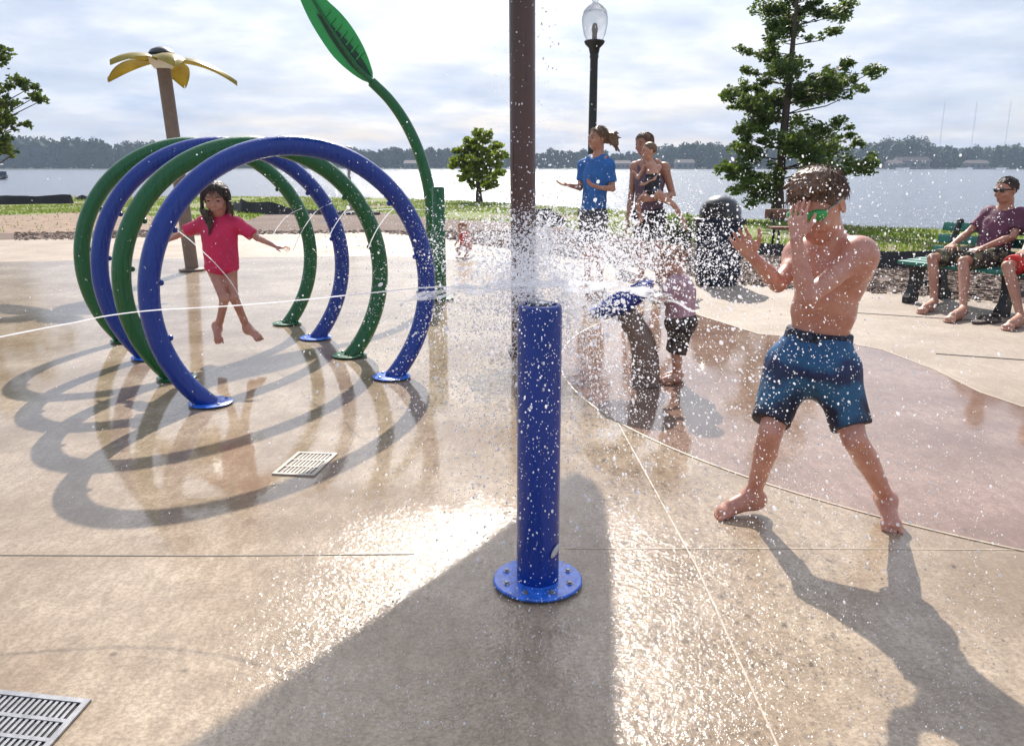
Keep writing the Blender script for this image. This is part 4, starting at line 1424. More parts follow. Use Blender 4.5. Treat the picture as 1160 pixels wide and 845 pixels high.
# ---- the boy in board shorts -------------------------------------------------
def boy():
    s = .80
    f = nrm((-.5, -.866, 0)); r = nrm(np.cross(f, (0, 0, 1)))
    pel = A(P(923, 405, 2.84)); neck = A(P(946, 280, 2.83)); chest = A(P(940, 318, 2.83))
    up = nrm(neck - pel); B = np.array([nrm(np.cross(f, up)), nrm(np.cross(up, np.cross(f, up))), up])
    S = Solid()
    torso(S, pel, chest, neck, B, s * .94, .98, .94, 1.0)
    # ribs, breast, spine hints
    for sx in (-1, 1):
        S.ell(chest + B[1] * .075 + B[0] * sx * .055 + up * .035, (.055, .025, .042), B, .05)
        S.cone(chest + B[0] * sx * .02 + B[1] * .06 - up * .06, chest + B[0] * sx * .075 + B[1] * .03 - up * .11, .02, .016, .06)
        S.cone(neck - up * .03 + B[1] * .035 + B[0] * sx * .015, neck - up * .028 + B[0] * sx * .11 + B[1] * .02, .012, .01, .025)
    S.ell(chest - up * .175 + B[1] * .088, (.009, .016, .012), B, .012, 's')
    # head
    hf = nrm((-.66, -.62, -.46)); hu = nrm(A((-.26, -.12, 1)))
    HB = basis(hf, hu)
    hc = A(P(927, 233, 2.775)); hh = .232
    S.cone(neck - up * .02, hc - HB[2] * .07 - HB[1] * .02, .052, .047, .04)
    S.cone(neck - up * .03 + r * .03, hc - HB[2] * .04 - HB[1] * .05, .03, .03, .03)
    head(S, hc, HB, hh)
    # legs
    hipR, hipL = pel + r * .075 - up * .05, pel - r * .075 - up * .05
    knR, anR = A(P(873, 489, 2.75)), A(P(853, 561, 2.865))
    knL, anL = A(P(968, 498, 2.68)), A(P(1005, 566, 2.80))
    limb_leg(S, hipR, knR, anR, s, 1.0, -f)
    limb_leg(S, hipL, knL, anL, s, 1.0, -f)
    tr = A(G(814, 587)); foot(S, anR, tr, .205, .032)
    tl = A(G(1010, 603)); foot(S, anL, tl, .2, .032)
    # arms
    shR, shL = A(P(908, 290, 2.90)), A(P(972, 290, 2.745))
    elR, wrR = A(P(881, 322, 2.775)), A(P(852, 291, 2.72))
    elL, wrL = A(P(914, 338, 2.60)), A(P(902, 272, 2.63))
    limb_arm(S, shR, elR, wrR, s * .96); limb_arm(S, shL, elL, wrL, s * 1.0)
    S.cone(chest + up * .06 - r * .06, shL, .06, .05, .07); S.cone(chest + up * .06 + r * .06, shR, .06, .05, .07)
    dR = A(P(829, 255, 2.70)) - wrR
    hand(S, wrR, dR, (-.5, -.2, .65), (.5, .3, .6), .145, .32, .1)
    dL = A(P(905, 226, 2.665)) - wrL
    hand(S, wrL, dL, (.72, .66, .1), (.66, -.72, 0), .142, .14, .05, thumb=.4)
    o = S.mesh('person', .0042, M['skin'])
    tag(o, 'shirtless boy in blue patterned swim shorts shielding his face from the spray with one hand', 'person', 'people at the splash pad')
    face_parts(hc, HB, hh, o, eyes=False)
    # wet cropped hair
    H = Solid(); T = HB
    H.ell(hc + HB[2] * .125 * hh - HB[1] * .035 * hh, (.36 * hh, .44 * hh, .41 * hh), T, .01)
    H.ell(hc + HB[2] * .42 * hh + HB[1] * .1 * hh, (.24 * hh, .26 * hh, .13 * hh), T, .03)
    H.ell(hc - HB[2] * .24 * hh + HB[1] * .38 * hh, (.5 * hh, .36 * hh, .48 * hh), T, .02, 's')
    H.ell(hc - HB[2] * .48 * hh - HB[1] * .1 * hh, (.6 * hh, .6 * hh, .36 * hh), T, .02, 's')
    for sx in (-1, 1): H.ell(hc + HB[0] * sx * .37 * hh - HB[2] * .07 * hh + HB[1] * .02 * hh, (.1 * hh, .13 * hh, .15 * hh), T, .015, 's')
    rn = random.Random(4)
    for k in range(150):
        a = rn.uniform(0, 6.28); q = rn.uniform(.0, 1.0)
        d = nrm(HB[0] * math.cos(a) * q + HB[1] * math.sin(a) * q + HB[2] * (1.15 - q * .5))
        p = hc + HB[2] * .12 * hh + d * hh * .385
        t2 = nrm(HB[1] * .7 - HB[2] * .15 + HB[0] * rn.uniform(-.7, .7) + d * .5)
        H.cone(p, p + t2 * rn.uniform(.022, .042), .0075, .003, .004)
    H.mesh('hair', .0042, M['hair_brown'], o, .004, 90)
    strands(hc, HB, hh, 1100, .034, o, M['hair_brown'], 5, .28, .5, .4)
    # goggles
    m = MB(); V = Vector; hcv = V(hc); rr, ff, uu = [V(x) for x in HB]
    pts = []
    for a in np.linspace(-62, 250, 40):
        ca, sa = math.cos(R(a)), math.sin(R(a))
        pts.append(hcv + rr * ca * .345 * hh + ff * (sa * .425 - .03) * hh + uu * (.035 + .07 * (1 - sa) * .5) * hh)
    pts.append(pts[0])
    m.tube(pts, .008, 8, False, .35); st = m.build('goggle_strap', M['strap'], o)
    for sx in (-1, 1):
        m = MB(); T2 = Matrix((rr, ff, uu)).transposed() @ Matrix.Rotation(R(-22 * sx), 3, 'Z')
        m.ell(hcv + ff * .375 * hh + rr * sx * .17 * hh + uu * .04 * hh, (.155 * hh, .07 * hh, .085 * hh), T2, 20, 10)
        m.build('goggle_lens', M['goggle'], o)
    m = MB(); m.tube([hcv + ff * .42 * hh + rr * .05 * hh + uu * .04 * hh, hcv + ff * .43 * hh + uu * .05 * hh, hcv + ff * .42 * hh - rr * .05 * hh + uu * .04 * hh], .008, 8); m.build('nose_bridge', M['goggle'], o)
    # board shorts
    C = Solid()
    C.cone(pel - up * .02, pel + up * .085, .119, .115, .03, flat=(B[1], .76))
    C.ell(pel - up * .02, (.128, .105, .1), B, .05)
    def leg_of(hip, kn, hem, w):
        d = nrm(kn - hip)
        end = hip + d * np.dot(hem - hip, d)
        C.cone(hip - d * .0, end, .082, w, .05, capb=True, flat=(f, .96))
    leg_of(hipR + r * .008, knR + r * .008, A(P(872, 478, 2.77)), .069)
    leg_of(hipL - r * .004, knL - r * .002, A(P(962, 484, 2.70)), .068)
    C.cut(pel + up * .085, up)
    c = C.mesh('shorts', .0042, M['boardshorts'], o, .0065, 15, (1, 1, .45))
    W = Solid(); W.cone(pel + up * .056, pel + up * .1, .1185, .1125, .01, flat=(B[1], .78), capa=True, capb=True)
    W.mesh('waistband', .004, M['waistband'], c, .001, 30)
    return o


boy()


# ---- the girl leaping inside the hoops ----------------------------------------
def girl():
    Y = 5.4; s = .66
    def p(x, y, dy=0): return A(P(x, y, Y + dy))
    f = nrm((.1, -1, 0)); r = nrm(np.cross(f, (0, 0, 1)))
    pel, chest, neck = p(251, 300), p(248.5, 266), p(248, 247)
    up = nrm(neck - pel); B = np.array([nrm(np.cross(f, up)), f, up])
    S = Solid()
    torso(S, pel, chest, neck, B, s * .92, .9, .95)
    hh = .212; hf = nrm((.04, -1, -.1)); HB = basis(hf); hc = p(246, 226.5, -.01)
    S.cone(neck - up * .02, hc - HB[2] * .07, .038, .036, .03)
    head(S, hc, HB, hh, .9)
    hipR, hipL = p(242, 305), p(261, 305)
    knR, anR, knL, anL = p(254, 339, -.08), p(247, 373, .05), p(264.5, 337, -.03), p(281, 374, .07)
    limb_leg(S, hipR, knR, anR, s * .95, .82); limb_leg(S, hipL, knL, anL, s * .95, .82)
    foot(S, anR, p(249, 389, -.03), .165, .026, nrm((0, -.75, .5))); foot(S, anL, p(294, 386, .02), .165, .026, nrm((.3, -.5, .8)))
    shR, shL = p(229, 254), p(268, 254)
    elR, wrR, elL, wrL = p(205, 265.5, .02), p(186, 274, -.05), p(292, 270, .0), p(312, 279, -.05)
    limb_arm(S, shR, elR, wrR, s * .85, .85); limb_arm(S, shL, elL, wrL, s * .85, .85)
    hand(S, wrR, (-1, -.2, -.35), (0, .2, -1), (0, -1, -.2), .115, .15, .15); hand(S, wrL, (1, -.2, -.1), (0, .2, -1), (0, -1, -.2), .115, .2, .15)
    o = S.mesh('person', .0055, M['skin'])
    tag(o, 'girl in a pink swim shirt leaping with arms spread inside the hoops', 'person', 'people at the splash pad')
    face_parts(hc, HB, hh, o)
    C = Solid()
    C.ell(chest - up * .02, (.106, .084, .125), B, .04); C.cone(pel + up * .045, chest, .098, .096, .05, flat=(B[1], .78)); C.cone(pel - up * .01, pel + up * .06, .106, .1, .04, flat=(B[1], .76))
    C.cone(neck - up * .018 - B[0] * .055, neck - up * .018 + B[0] * .055, .046, .046, .05)
    C.cone(neck - up * .02, neck + up * .016, .045, .042, .02, capb=True)
    for sh, el in ((shR, elR), (shL, elL)):
        d = nrm(el - sh)
        C.ell(sh, (.042,) * 3, None, .04); C.cone(sh, sh + d * .125, .043, .041, .03, capb=True)
    C.cut(pel - up * .005, -up)
    C.mesh('swim_shirt', .0055, M['pink'], o, .0055, 17, (1, 1, .55))
    D = Solid(); D.ell(pel - up * .012, (.112, .084, .06), B, .03)
    D.cut(pel - up * .085, -up)
    for h, k, sx in ((hipR, knR, 1), (hipL, knL, -1)):
        D.cone(h + B[0] * sx * .085 - up * .085, h - B[0] * sx * .03 - up * .11, .05, .05, .02, 's')
    D.mesh('bikini_bottom', .005, M['pink'], o)
    H = Solid()
    H.ell(hc + HB[2] * .13 * hh - HB[1] * .05 * hh, (.375 * hh, .44 * hh, .41 * hh), HB, .02)
    H.ell(hc - HB[2] * .14 * hh - HB[1] * .16 * hh, (.34 * hh, .3 * hh, .4 * hh), HB, .03)
    H.cone(hc - HB[2] * .2 * hh - HB[1] * .2 * hh, hc - HB[2] * 1.0 * hh - HB[1] * .3 * hh, .28 * hh, .17 * hh, .03)
    H.ell(hc - HB[2] * .14 * hh + HB[1] * .42 * hh, (.27 * hh, .35 * hh, .43 * hh), HB, .02, 's')
    rn = random.Random(8)
    def lock(x0, x1, y1, w, fw):
        a = hc + HB[0] * x0 * hh + HB[2] * .3 * hh + HB[1] * .1 * hh
        b = hc + HB[0] * x0 * 1.25 * hh - HB[2] * .3 * hh + HB[1] * .12 * hh
        c = p(x1, y1 - 15, -.09); d = p(x1 + rn.uniform(0, 3), y1, -.1)
        H.chain([a, b, c, d], [w, w, w * .8, w * .2], .006)
    for k in range(7): lock(.38, 233 + k * 1.1, 266 + rn.uniform(-14, 6), .0095, 0)
    for k in range(4): lock(-.34, 259 + k * 1.4, 250 + rn.uniform(-6, 5), .011, 0)
    H.mesh('hair', .0055, M['hair_dark'], o, .006, 60, (1, 1, .3))
    strands(hc, HB, hh, 500, .09, o, M['hair_dark'], 6, .05, -.2, .62, .0016)
    return o


girl()


# ---- woman in blue -------------------------------------------------------------
def woman_blue():
    Y = 8.9; s = .96
    def p(x, y, dy=0): return A(P(x, y, Y + dy))
    f = nrm((-.8, -.6, 0)); r = nrm(np.cross(f, (0, 0, 1)))
    pel, chest, neck = p(672, 241), p(675.5, 199), p(677.5, 177)
    up = nrm(neck - pel); B = np.array([nrm(np.cross(f, up)), f, up])
    S = Solid(); torso(S, pel, chest, neck, B, s, .92, .9)
    hh = .235; hf = nrm((-.93, -.42, .05)); HB = basis(hf); hc = p(677.5, 157.5)
    S.cone(neck - up * .03, hc - HB[2] * .08 - HB[1] * .02, .055, .05, .04); head(S, hc, HB, hh, .9)
    hR, hL = pel + r * .085 - up * .03, pel - r * .085 - up * .03
    kR, aR, kL, aL = p(666, 283, .05), p(665, 318, .15), p(678, 283, -.1), p(680, 321, -.05)
    limb_leg(S, hR, kR, aR, s, 1, -f); limb_leg(S, hL, kL, aL, s, 1, -f)
    foot(S, aR, aR + f * .17 + A((0, 0, -aR[2])), .24, .036); foot(S, aL, aL + f * .17 + A((0, 0, -aL[2])), .24, .036)
    shR, shL = p(661, 187, .14), p(690, 188, -.11)
    eR, wR, eL, wL = p(657, 213, .1), p(644, 210, -.1), p(694, 214, -.16), p(678, 212.5, -.36)
    limb_arm(S, shR, eR, wR, s * .9, .9); limb_arm(S, shL, eL, wL, s * .9, .9)
    hand(S, wR, (-1, -.4, .15), (.2, 0, 1), (-.3, -1, 0), .17, .25, .12); hand(S, wL, (-1, -.3, .35), (.3, .3, 1), (.2, 1, .2), .17, .35, .12)
    o = S.mesh('person', .0075, M['skin_tan'])
    tag(o, 'woman in a blue T-shirt and dark shorts with hair tied back, hands held out', 'person', 'people at the splash pad')
    face_parts(hc, HB, hh, o)
    C = Solid(); C.ell(chest, (.154, .122, .185), B, .06); C.cone(pel - up * .03, chest - up * .05, .158, .135, .06, flat=(f, .76))
    C.cone(neck - up * .045 - B[0] * .09, neck - up * .045 + B[0] * .09, .066, .066, .05)
    for sh, el in ((shR, eR), (shL, eL)):
        d = nrm(el - sh); C.ell(sh, (.058,) * 3, None, .05); C.cone(sh, sh + d * .17, .057, .054, .04, capb=True)
    C.ell(neck + up * .035 + f * .03, (.062, .07, .06), B, .03, 's'); C.cut(pel - up * .06, -up)
    C.mesh('t_shirt', .0075, M['shirt_blue'], o, .006, 9)
    D = Solid(); D.ell(pel - up * .03, (.168, .128, .12), B, .05)
    for h, k in ((hR, kR), (hL, kL)):
        D.cone(h, h * .25 + k * .75, .1, .085, .05, capb=True)
    D.mesh('shorts', .0075, M['grey_cloth'], o, .006, 10)
    H = Solid(); H.ell(hc + HB[2] * .13 * hh - HB[1] * .04 * hh, (.365 * hh, .44 * hh, .4 * hh), HB, .02)
    H.ell(hc - HB[2] * .15 * hh + HB[1] * .4 * hh, (.5 * hh, .4 * hh, .46 * hh), HB, .02, 's')
    rn = random.Random(3)
    for k in range(26):
        a = hc - HB[1] * .4 * hh + HB[2] * rn.uniform(-.1, .25) * hh + HB[0] * rn.uniform(-.15, .15) * hh
        b = a + A((rn.uniform(.03, .1), rn.uniform(-.05, .05), rn.uniform(-.05, .05))); c = b + A((rn.uniform(.0, .06), rn.uniform(-.04, .04), rn.uniform(-.1, .0)))
        H.chain([a, b, c], [.02, .014, .006], .012)
    H.mesh('hair', .007, M['hair_blond'], o, .006, 50)
    strands(hc, HB, hh, 350, .06, o, M['hair_blond'], 7, .25, -.6, .6, .0022)
    return o


woman_blue()


# ---- woman in a tank top and the baby she carries --------------------------------
def woman_baby():
    Y = 9.2; s = .98
    def p(x, y, dy=0): return A(P(x, y, Y + dy))
    f = nrm((-.62, -.78, 0)); r = nrm(np.cross(f, (0, 0, 1)))
    pel, chest, neck = p(735, 241), p(735.5, 203), p(734, 182)
    up = nrm(neck - pel); B = np.array([nrm(np.cross(f, up)), f, up])
    S = Solid(); torso(S, pel, chest, neck, B, s, .98, 1)
    hh = .235; hf = nrm((-.8, -.55, -.1)); HB = basis(hf); hc = p(730, 163.5)
    S.cone(neck - up * .03, hc - HB[2] * .08 - HB[1] * .02, .056, .05, .04); head(S, hc, HB, hh, .9)
    hR, hL = pel + r * .09 - up * .03, pel - r * .09 - up * .03
    kR, aR, kL, aL = p(727, 283, .0), p(726, 316, .12), p(745, 283, -.1), p(746, 318, .0)
    limb_leg(S, hR, kR, aR, s, 1, -f); limb_leg(S, hL, kL, aL, s, 1, -f)
    foot(S, aR, aR + f * .17 + A((0, 0, -aR[2])), .245, .037); foot(S, aL, aL + f * .17 + A((0, 0, -aL[2])), .245, .037)
    shR, shL = p(719, 189, .12), p(753, 190, -.1)
    eR, wR, eL, wL = p(715, 222, .08), p(711, 251, -.02), p(762, 221, -.1), p(737, 226, -.38)
    limb_arm(S, shR, eR, wR, s * .95); limb_arm(S, shL, eL, wL, s * .98)
    hand(S, wR, (-.1, -.2, -1), (1, .3, 0), (-.4, -1, 0), .175, .25, .05); hand(S, wL, (-1, -.1, .1), (0, 1, .15), (0, .2, 1), .175, .3, .08)
    o = S.mesh('person', .0075, M['skin_tan'])
    tag(o, 'person in a mauve tank top and dark shorts carrying a baby on one arm', 'person', 'people at the splash pad')
    face_parts(hc, HB, hh, o)
    C = Solid(); C.ell(chest - up * .02, (.166, .125, .18), B, .06); C.cone(pel - up * .02, chest - up * .05, .168, .15, .06, flat=(f, .78))
    for sx in (-1, 1): C.cone(chest + up * .12 + B[0] * sx * .08 + f * .05, neck - up * .02 + B[0] * sx * .085, .04, .04, .03)
    C.ell(neck - up * .0 + f * .06, (.075, .09, .1), B, .02, 's'); C.cut(pel - up * .04, -up)
    for sh in (shR, shL): C.ell(sh + up * .02, (.075, .075, .1), None, .02, 's')
    C.mesh('tank_top', .0075, M['tank'], o, .008, 9)
    D = Solid(); D.ell(pel - up * .03, (.172, .132, .12), B, .05)
    for h, k in ((hR, kR), (hL, kL)): D.cone(h, h * .3 + k * .7, .105, .095, .06, capb=True)
    D.mesh('shorts', .0075, M['dark_cloth'], o, .006, 10)
    H = Solid(); H.ell(hc + HB[2] * .13 * hh - HB[1] * .05 * hh, (.37 * hh, .445 * hh, .405 * hh), HB, .02); H.ell(hc - HB[2] * .2 * hh - HB[1] * .28 * hh, (.3 * hh, .22 * hh, .34 * hh), HB, .03)
    H.ell(hc - HB[2] * .12 * hh + HB[1] * .42 * hh, (.5 * hh, .4 * hh, .46 * hh), HB, .02, 's')
    H.mesh('hair', .007, M['hair_brown'], o, .008, 45, (1, 1, .4))
    strands(hc, HB, hh, 350, .06, o, M['hair_brown'], 8, .12, -.4, .6, .0022)
    # baby
    Yb = 8.86; b = .5
    def q(x, y, dy=0): return A(P(x, y, Yb + dy))
    fb = nrm((-.75, .45, 0)); rb = nrm(np.cross(fb, (0, 0, 1)))
    pl, ch, nk = q(739, 216), q(739, 196), q(737, 184)
    ub = nrm(nk - pl); BB = np.array([nrm(np.cross(fb, ub)), fb, ub])
    S = Solid(); torso(S, pl, ch, nk, BB, .55, .95, 1.15)
    hb = .178; HF = basis(nrm((-.95, -.1, -.05))); hc = q(735.5, 171.5, -.02)
    S.cone(nk, hc - HF[2] * .05, .032, .034, .03); head(S, hc, HF, hb)
    for (hp, k, a, t_) in ((q(745, 220, -.04), q(763, 232, -.02), q(774, 249, .02), q(776, 261, -.04)), (q(733, 221), q(722, 231, .0), q(726, 249, .03), q(721, 256, -.02))):
        limb_leg(S, hp, k, a, .5, 1.15); foot(S, a, t_, .11, .02, nrm((.2, -.6, .6)))
    for (sh, e, w) in ((q(746, 190), q(741, 203, -.07), q(730, 209, -.05)), (q(731, 190, .1), q(723, 202, .06), q(719, 196, .1))):
        limb_arm(S, sh, e, w, .5, 1.1); hand(S, w, (-1, 0, 0), (0, 1, -.3), (0, 0, 1), .08, .4, .1)
    ob = S.mesh('person', .006, M['skin_pale'])
    tag(ob, 'bare-backed baby in a dark swimsuit held on the arm of the person in mauve', 'person', 'people at the splash pad')
    face_parts(hc, HF, hb, ob)
    C = Solid(); C.ell(pl + ub * .03, (.098, .082, .085), BB, .03); C.cone(pl + ub * .02, ch - ub * .02, .088, .084, .03, flat=(fb, .85))
    C.cut(ch - ub * .005, ub); C.mesh('swimsuit', .006, M['dark_cloth'], ob, .003, 20)
    C = Solid(); C.cone(pl + ub * .0, pl + ub * .045, .1, .098, .01, flat=(fb, .86), capa=True, capb=True); C.mesh('swim_belt', .006, M['swim_blue'], ob, .003, 30)
    H = Solid(); H.ell(hc + HF[2] * .14 * hb - HF[1] * .04 * hb, (.355 * hb, .43 * hb, .385 * hb), HF, .01); H.ell(hc - HF[2] * .18 * hb + HF[1] * .36 * hb, (.5 * hb, .44 * hb, .46 * hb), HF, .02, 's'); H.ell(hc - HF[2] * .5 * hb, (.6 * hb, .6 * hb, .32 * hb), HF, .02, 's')
    H.mesh('hair', .006, M['hair_blond'], ob, .003, 60)


woman_baby()


# ---- toddler at the dish ------------------------------------------------------------
def toddler():
    Y = 4.8; s = .52
    def p(x, y, dy=0): return A(P(x, y, Y + dy))
    f = nrm((-.9, -.1, 0)); r = nrm(np.cross(f, (0, 0, 1)))
    pel, chest, neck = p(771, 362), p(769, 330), p(766, 315)
    up = nrm(neck - pel); B = np.array([nrm(np.cross(f, up)), nrm(np.cross(up, np.cross(f, up))), up])
    S = Solid(); torso(S, pel, chest, neck, B, .56, 1, 1.25)
    hh = .19; HB = basis(nrm((-.9, -.1, -.35))); hc = p(762, 298)
    S.cone(neck, hc - HB[2] * .05, .034, .036, .03); head(S, hc, HB, hh)
    hR, hL = pel + r * .045 - up * .02, pel - r * .045 - up * .02
    kR, aR, kL, aL = p(765, 399, .05), p(768, 424, .06), p(766, 402, -.05), p(765, 428, -.04)
    limb_leg(S, hR, kR, aR, .52, 1.1, -f); limb_leg(S, hL, kL, aL, .52, 1.1, -f)
    foot(S, aR, aR + f * .09 + A((0, 0, .012 - aR[2])), .13, .021); foot(S, aL, aL + f * .09 + A((0, 0, .012 - aL[2])), .13, .021)
    for dy in (.09, -.09):
        sh = p(764, 320, dy); e = p(752, 339, dy * 1.1); w = p(741, 335, dy * .8)
        limb_arm(S, sh, e, w, .5, 1.1); hand(S, w, (-1, 0, .1), (0, 0, -1), (0, -dy, .2), .085, .3, .12)
    o = S.mesh('person', .0055, M['skin_pale'])
    tag(o, 'toddler in a lilac swim shirt and dark patterned shorts reaching for the blue dish', 'person', 'people at the splash pad')
    face_parts(hc, HB, hh, o)
    C = Solid(); C.ell(chest, (.1, .09, .11), B, .04); C.cone(pel + up * .01, chest - up * .02, .1, .095, .04, flat=(B[1], .88))
    for dy in (.09, -.09):
        sh = p(764, 320, dy); d = nrm(p(752, 339, dy * 1.1) - sh); C.ell(sh, (.04,) * 3, None, .03); C.cone(sh, sh + d * .09, .039, .036, .02, capb=True)
    C.cone(neck - up * .02 - B[0] * .04, neck - up * .02 + B[0] * .04, .037, .037, .03); C.cut(pel - up * .0, -up)
    C.mesh('swim_shirt', .0055, M['rash'], o, .004, 18)
    D = Solid(); D.ell(pel - up * .01, (.108, .096, .075), B, .03)
    for h, k, q in ((hR, kR, 1), (hL, kL, -1)): D.cone(h, h * .05 + k * .95, .062, .056, .04, capb=True)
    D.mesh('shorts', .0055, M['toddshorts'], o, .004, 18)
    H = Solid(); H.ell(hc + HB[2] * .14 * hh - HB[1] * .04 * hh, (.36 * hh, .44 * hh, .4 * hh), HB, .01); H.ell(hc - HB[2] * .15 * hh + HB[1] * .38 * hh, (.5 * hh, .42 * hh, .46 * hh), HB, .02, 's'); H.ell(hc - HB[2] * .5 * hh, (.6 * hh, .6 * hh, .32 * hh), HB, .02, 's')
    H.mesh('hair', .005, M['hair_ginger'], o, .003, 60)
    strands(hc, HB, hh, 350, .028, o, M['hair_ginger'], 10, .25, .4, .5)


toddler()


# ---- far small child in red -----------------------------------------------------------
def red_child():
    g = G(526, 291); Y = g.y
    def p(x, y, dy=0): return A(P(x, y, Y + dy))
    f = nrm((-.5, -.8, 0)); r = nrm(np.cross(f, (0, 0, 1)))
    pel, chest, neck = p(528, 277.5), p(527, 270), p(525.5, 264.5)
    up = nrm(neck - pel); B = np.array([nrm(np.cross(f, up)), nrm(np.cross(up, np.cross(f, up))), up])
    S = Solid(); torso(S, pel, chest, neck, B, .46, 1, 1.2)
    hh = .165; HB = basis(nrm((-.7, -.5, -.4))); hc = p(524, 258.5); S.cone(neck, hc, .03, .03, .03); head(S, hc, HB, hh)
    for sx in (1, -1):
        hp = pel + r * sx * .05; k = hp + f * .12 + A((0, 0, -.06)) + r * sx * .03; a = k - f * .05 + A((0, 0, .06 - k[2]))
        limb_leg(S, hp, k, a, .44, 1.15, -f); foot(S, a, a + f * .08 + A((0, 0, .01 - a[2])), .11, .02)
        sh = neck + r * sx * .075 - up * .03; e = sh + A((0, 0, -.07)) + f * .04; w = e + f * .07 - A((0, 0, .04)); limb_arm(S, sh, e, w, .44, 1.1)
        hand(S, w, f * .6 - A((0, 0, .8)), -r * sx, f, .075, .4, .1)
    o = S.mesh('person', .006, M['skin_pale']); tag(o, 'small child in red swimwear crouching far back beyond the green post', 'person', 'people at the splash pad')
    face_parts(hc, HB, hh, o)
    C = Solid(); C.ell(chest, (.082, .075, .1), B, .03); C.cone(pel - up * .02, chest, .086, .08, .03)
    C.mesh('swimsuit', .006, M['red_cloth'], o, .003, 20)
    H = Solid(); H.ell(hc + HB[2] * .14 * hh - HB[1] * .04 * hh, (.36 * hh, .44 * hh, .4 * hh), HB, .01); H.ell(hc - HB[2] * .15 * hh + HB[1] * .38 * hh, (.5 * hh, .42 * hh, .46 * hh), HB, .02, 's')
    H.mesh('hair', .006, M['hair_ginger'], o, .003, 60)


red_child()


# ---- people on the bench ---------------------------------------------------------------
def seated(along, joints, mats, label, hairmat, glasses, hfw):
    """joints given as world points; sits on the green bench facing the pad."""
    J = {k: A(v) for k, v in joints.items()}
    s = .86
    f = A(bd); r = nrm(np.cross(f, (0, 0, 1)))
    pel, chest, neck = J['pel'], J['chest'], J['neck']
    up = nrm(neck - pel); B = np.array([nrm(np.cross(f, up)), nrm(np.cross(up, np.cross(f, up))), up])
    S = Solid(); torso(S, pel, chest, neck, B, s, 1.08, 1.1)
    hh = .225; HB = basis(nrm(hfw)); hc = J['head']
    S.cone(neck - up * .03, hc - HB[2] * .08 - HB[1] * .02, .062, .058, .04); head(S, hc, HB, hh, 1.15)
    for q in 'RL':
        limb_leg(S, J['hip' + q], J['kn' + q], J['an' + q], s, 1.02, -f)
        foot(S, J['an' + q], J['toe' + q], .26, .038)
        limb_arm(S, J['sh' + q], J['el' + q], J['wr' + q], s, 1.08)
        hand(S, J['wr' + q], J['hd' + q], (0, 0, -1), -r if q == 'R' else r, .185, .3, .08)
    o = S.mesh('person', .0065, M['skin_tan']); tag(o, label, 'person', 'people at the splash pad')
    face_parts(hc, HB, hh, o, eyes=not glasses)
    C = Solid(); C.ell(chest, (.155, .122, .165), B, .06); C.cone(pel + up * .01, chest - up * .03, .152, .146, .06, flat=(B[1], .84))
    C.cone(neck - up * .045 - B[0] * .1, neck - up * .045 + B[0] * .1, .062, .062, .05)
    for q in 'RL':
        d = nrm(J['el' + q] - J['sh' + q]); C.ell(J['sh' + q], (.064,) * 3, None, .05); C.cone(J['sh' + q], J['sh' + q] + d * .17, .062, .058, .04, capb=True)
    C.ell(neck + up * .045 + f * .02, (.06, .065, .06), B, .02, 's'); C.cut(pel - up * .03, -up)
    C.mesh('t_shirt', .0065, mats[0], o, .009, 8)
    D = Solid(); D.ell(pel - up * .01, (.165, .135, .11), B, .05)
    for q in 'RL': D.cone(J['hip' + q], J['hip' + q] * .12 + J['kn' + q] * .88, .096, .084, .05, capb=True)
    D.mesh('shorts', .0065, mats[1], o, .008, 9)
    H = Solid(); H.ell(hc + HB[2] * .13 * hh - HB[1] * .04 * hh, (.36 * hh, .435 * hh, .395 * hh), HB, .02)
    H.ell(hc - HB[2] * .17 * hh + HB[1] * .4 * hh, (.5 * hh, .42 * hh, .47 * hh), HB, .02, 's'); H.ell(hc - HB[2] * .5 * hh, (.6 * hh, .6 * hh, .4 * hh), HB, .02, 's')
    for sx in (-1, 1): H.ell(hc + HB[0] * sx * .37 * hh - HB[2] * .08 * hh, (.1 * hh, .14 * hh, .16 * hh), HB, .015, 's')
    H.mesh('hair', .0055, hairmat, o, .004, 60)
    strands(hc, HB, hh, 450, .022, o, hairmat, 9, .3, .3, .6, .0018)
    if glasses:
        hcv = Vector(hc); rr, ff, uu = [Vector(x) for x in HB]; T = Matrix((rr, ff, uu)).transposed()
        m = MB()
        for sx in (-1, 1):
            m.ell(hcv + ff * .4 * hh + rr * sx * .14 * hh + uu * .03 * hh, (.115 * hh, .03 * hh, .085 * hh), T, 14, 8)
            m.tube([hcv + ff * .4 * hh + rr * sx * .25 * hh + uu * .06 * hh, hcv + rr * sx * .36 * hh + ff * .0 * hh + uu * .05 * hh], .006, 6)
        m.tube([hcv + ff * .43 * hh + rr * .06 * hh + uu * .06 * hh, hcv + ff * .43 * hh - rr * .06 * hh + uu * .06 * hh], .007, 6)
        m.build('sunglasses', M['canlid'], o)
    return o


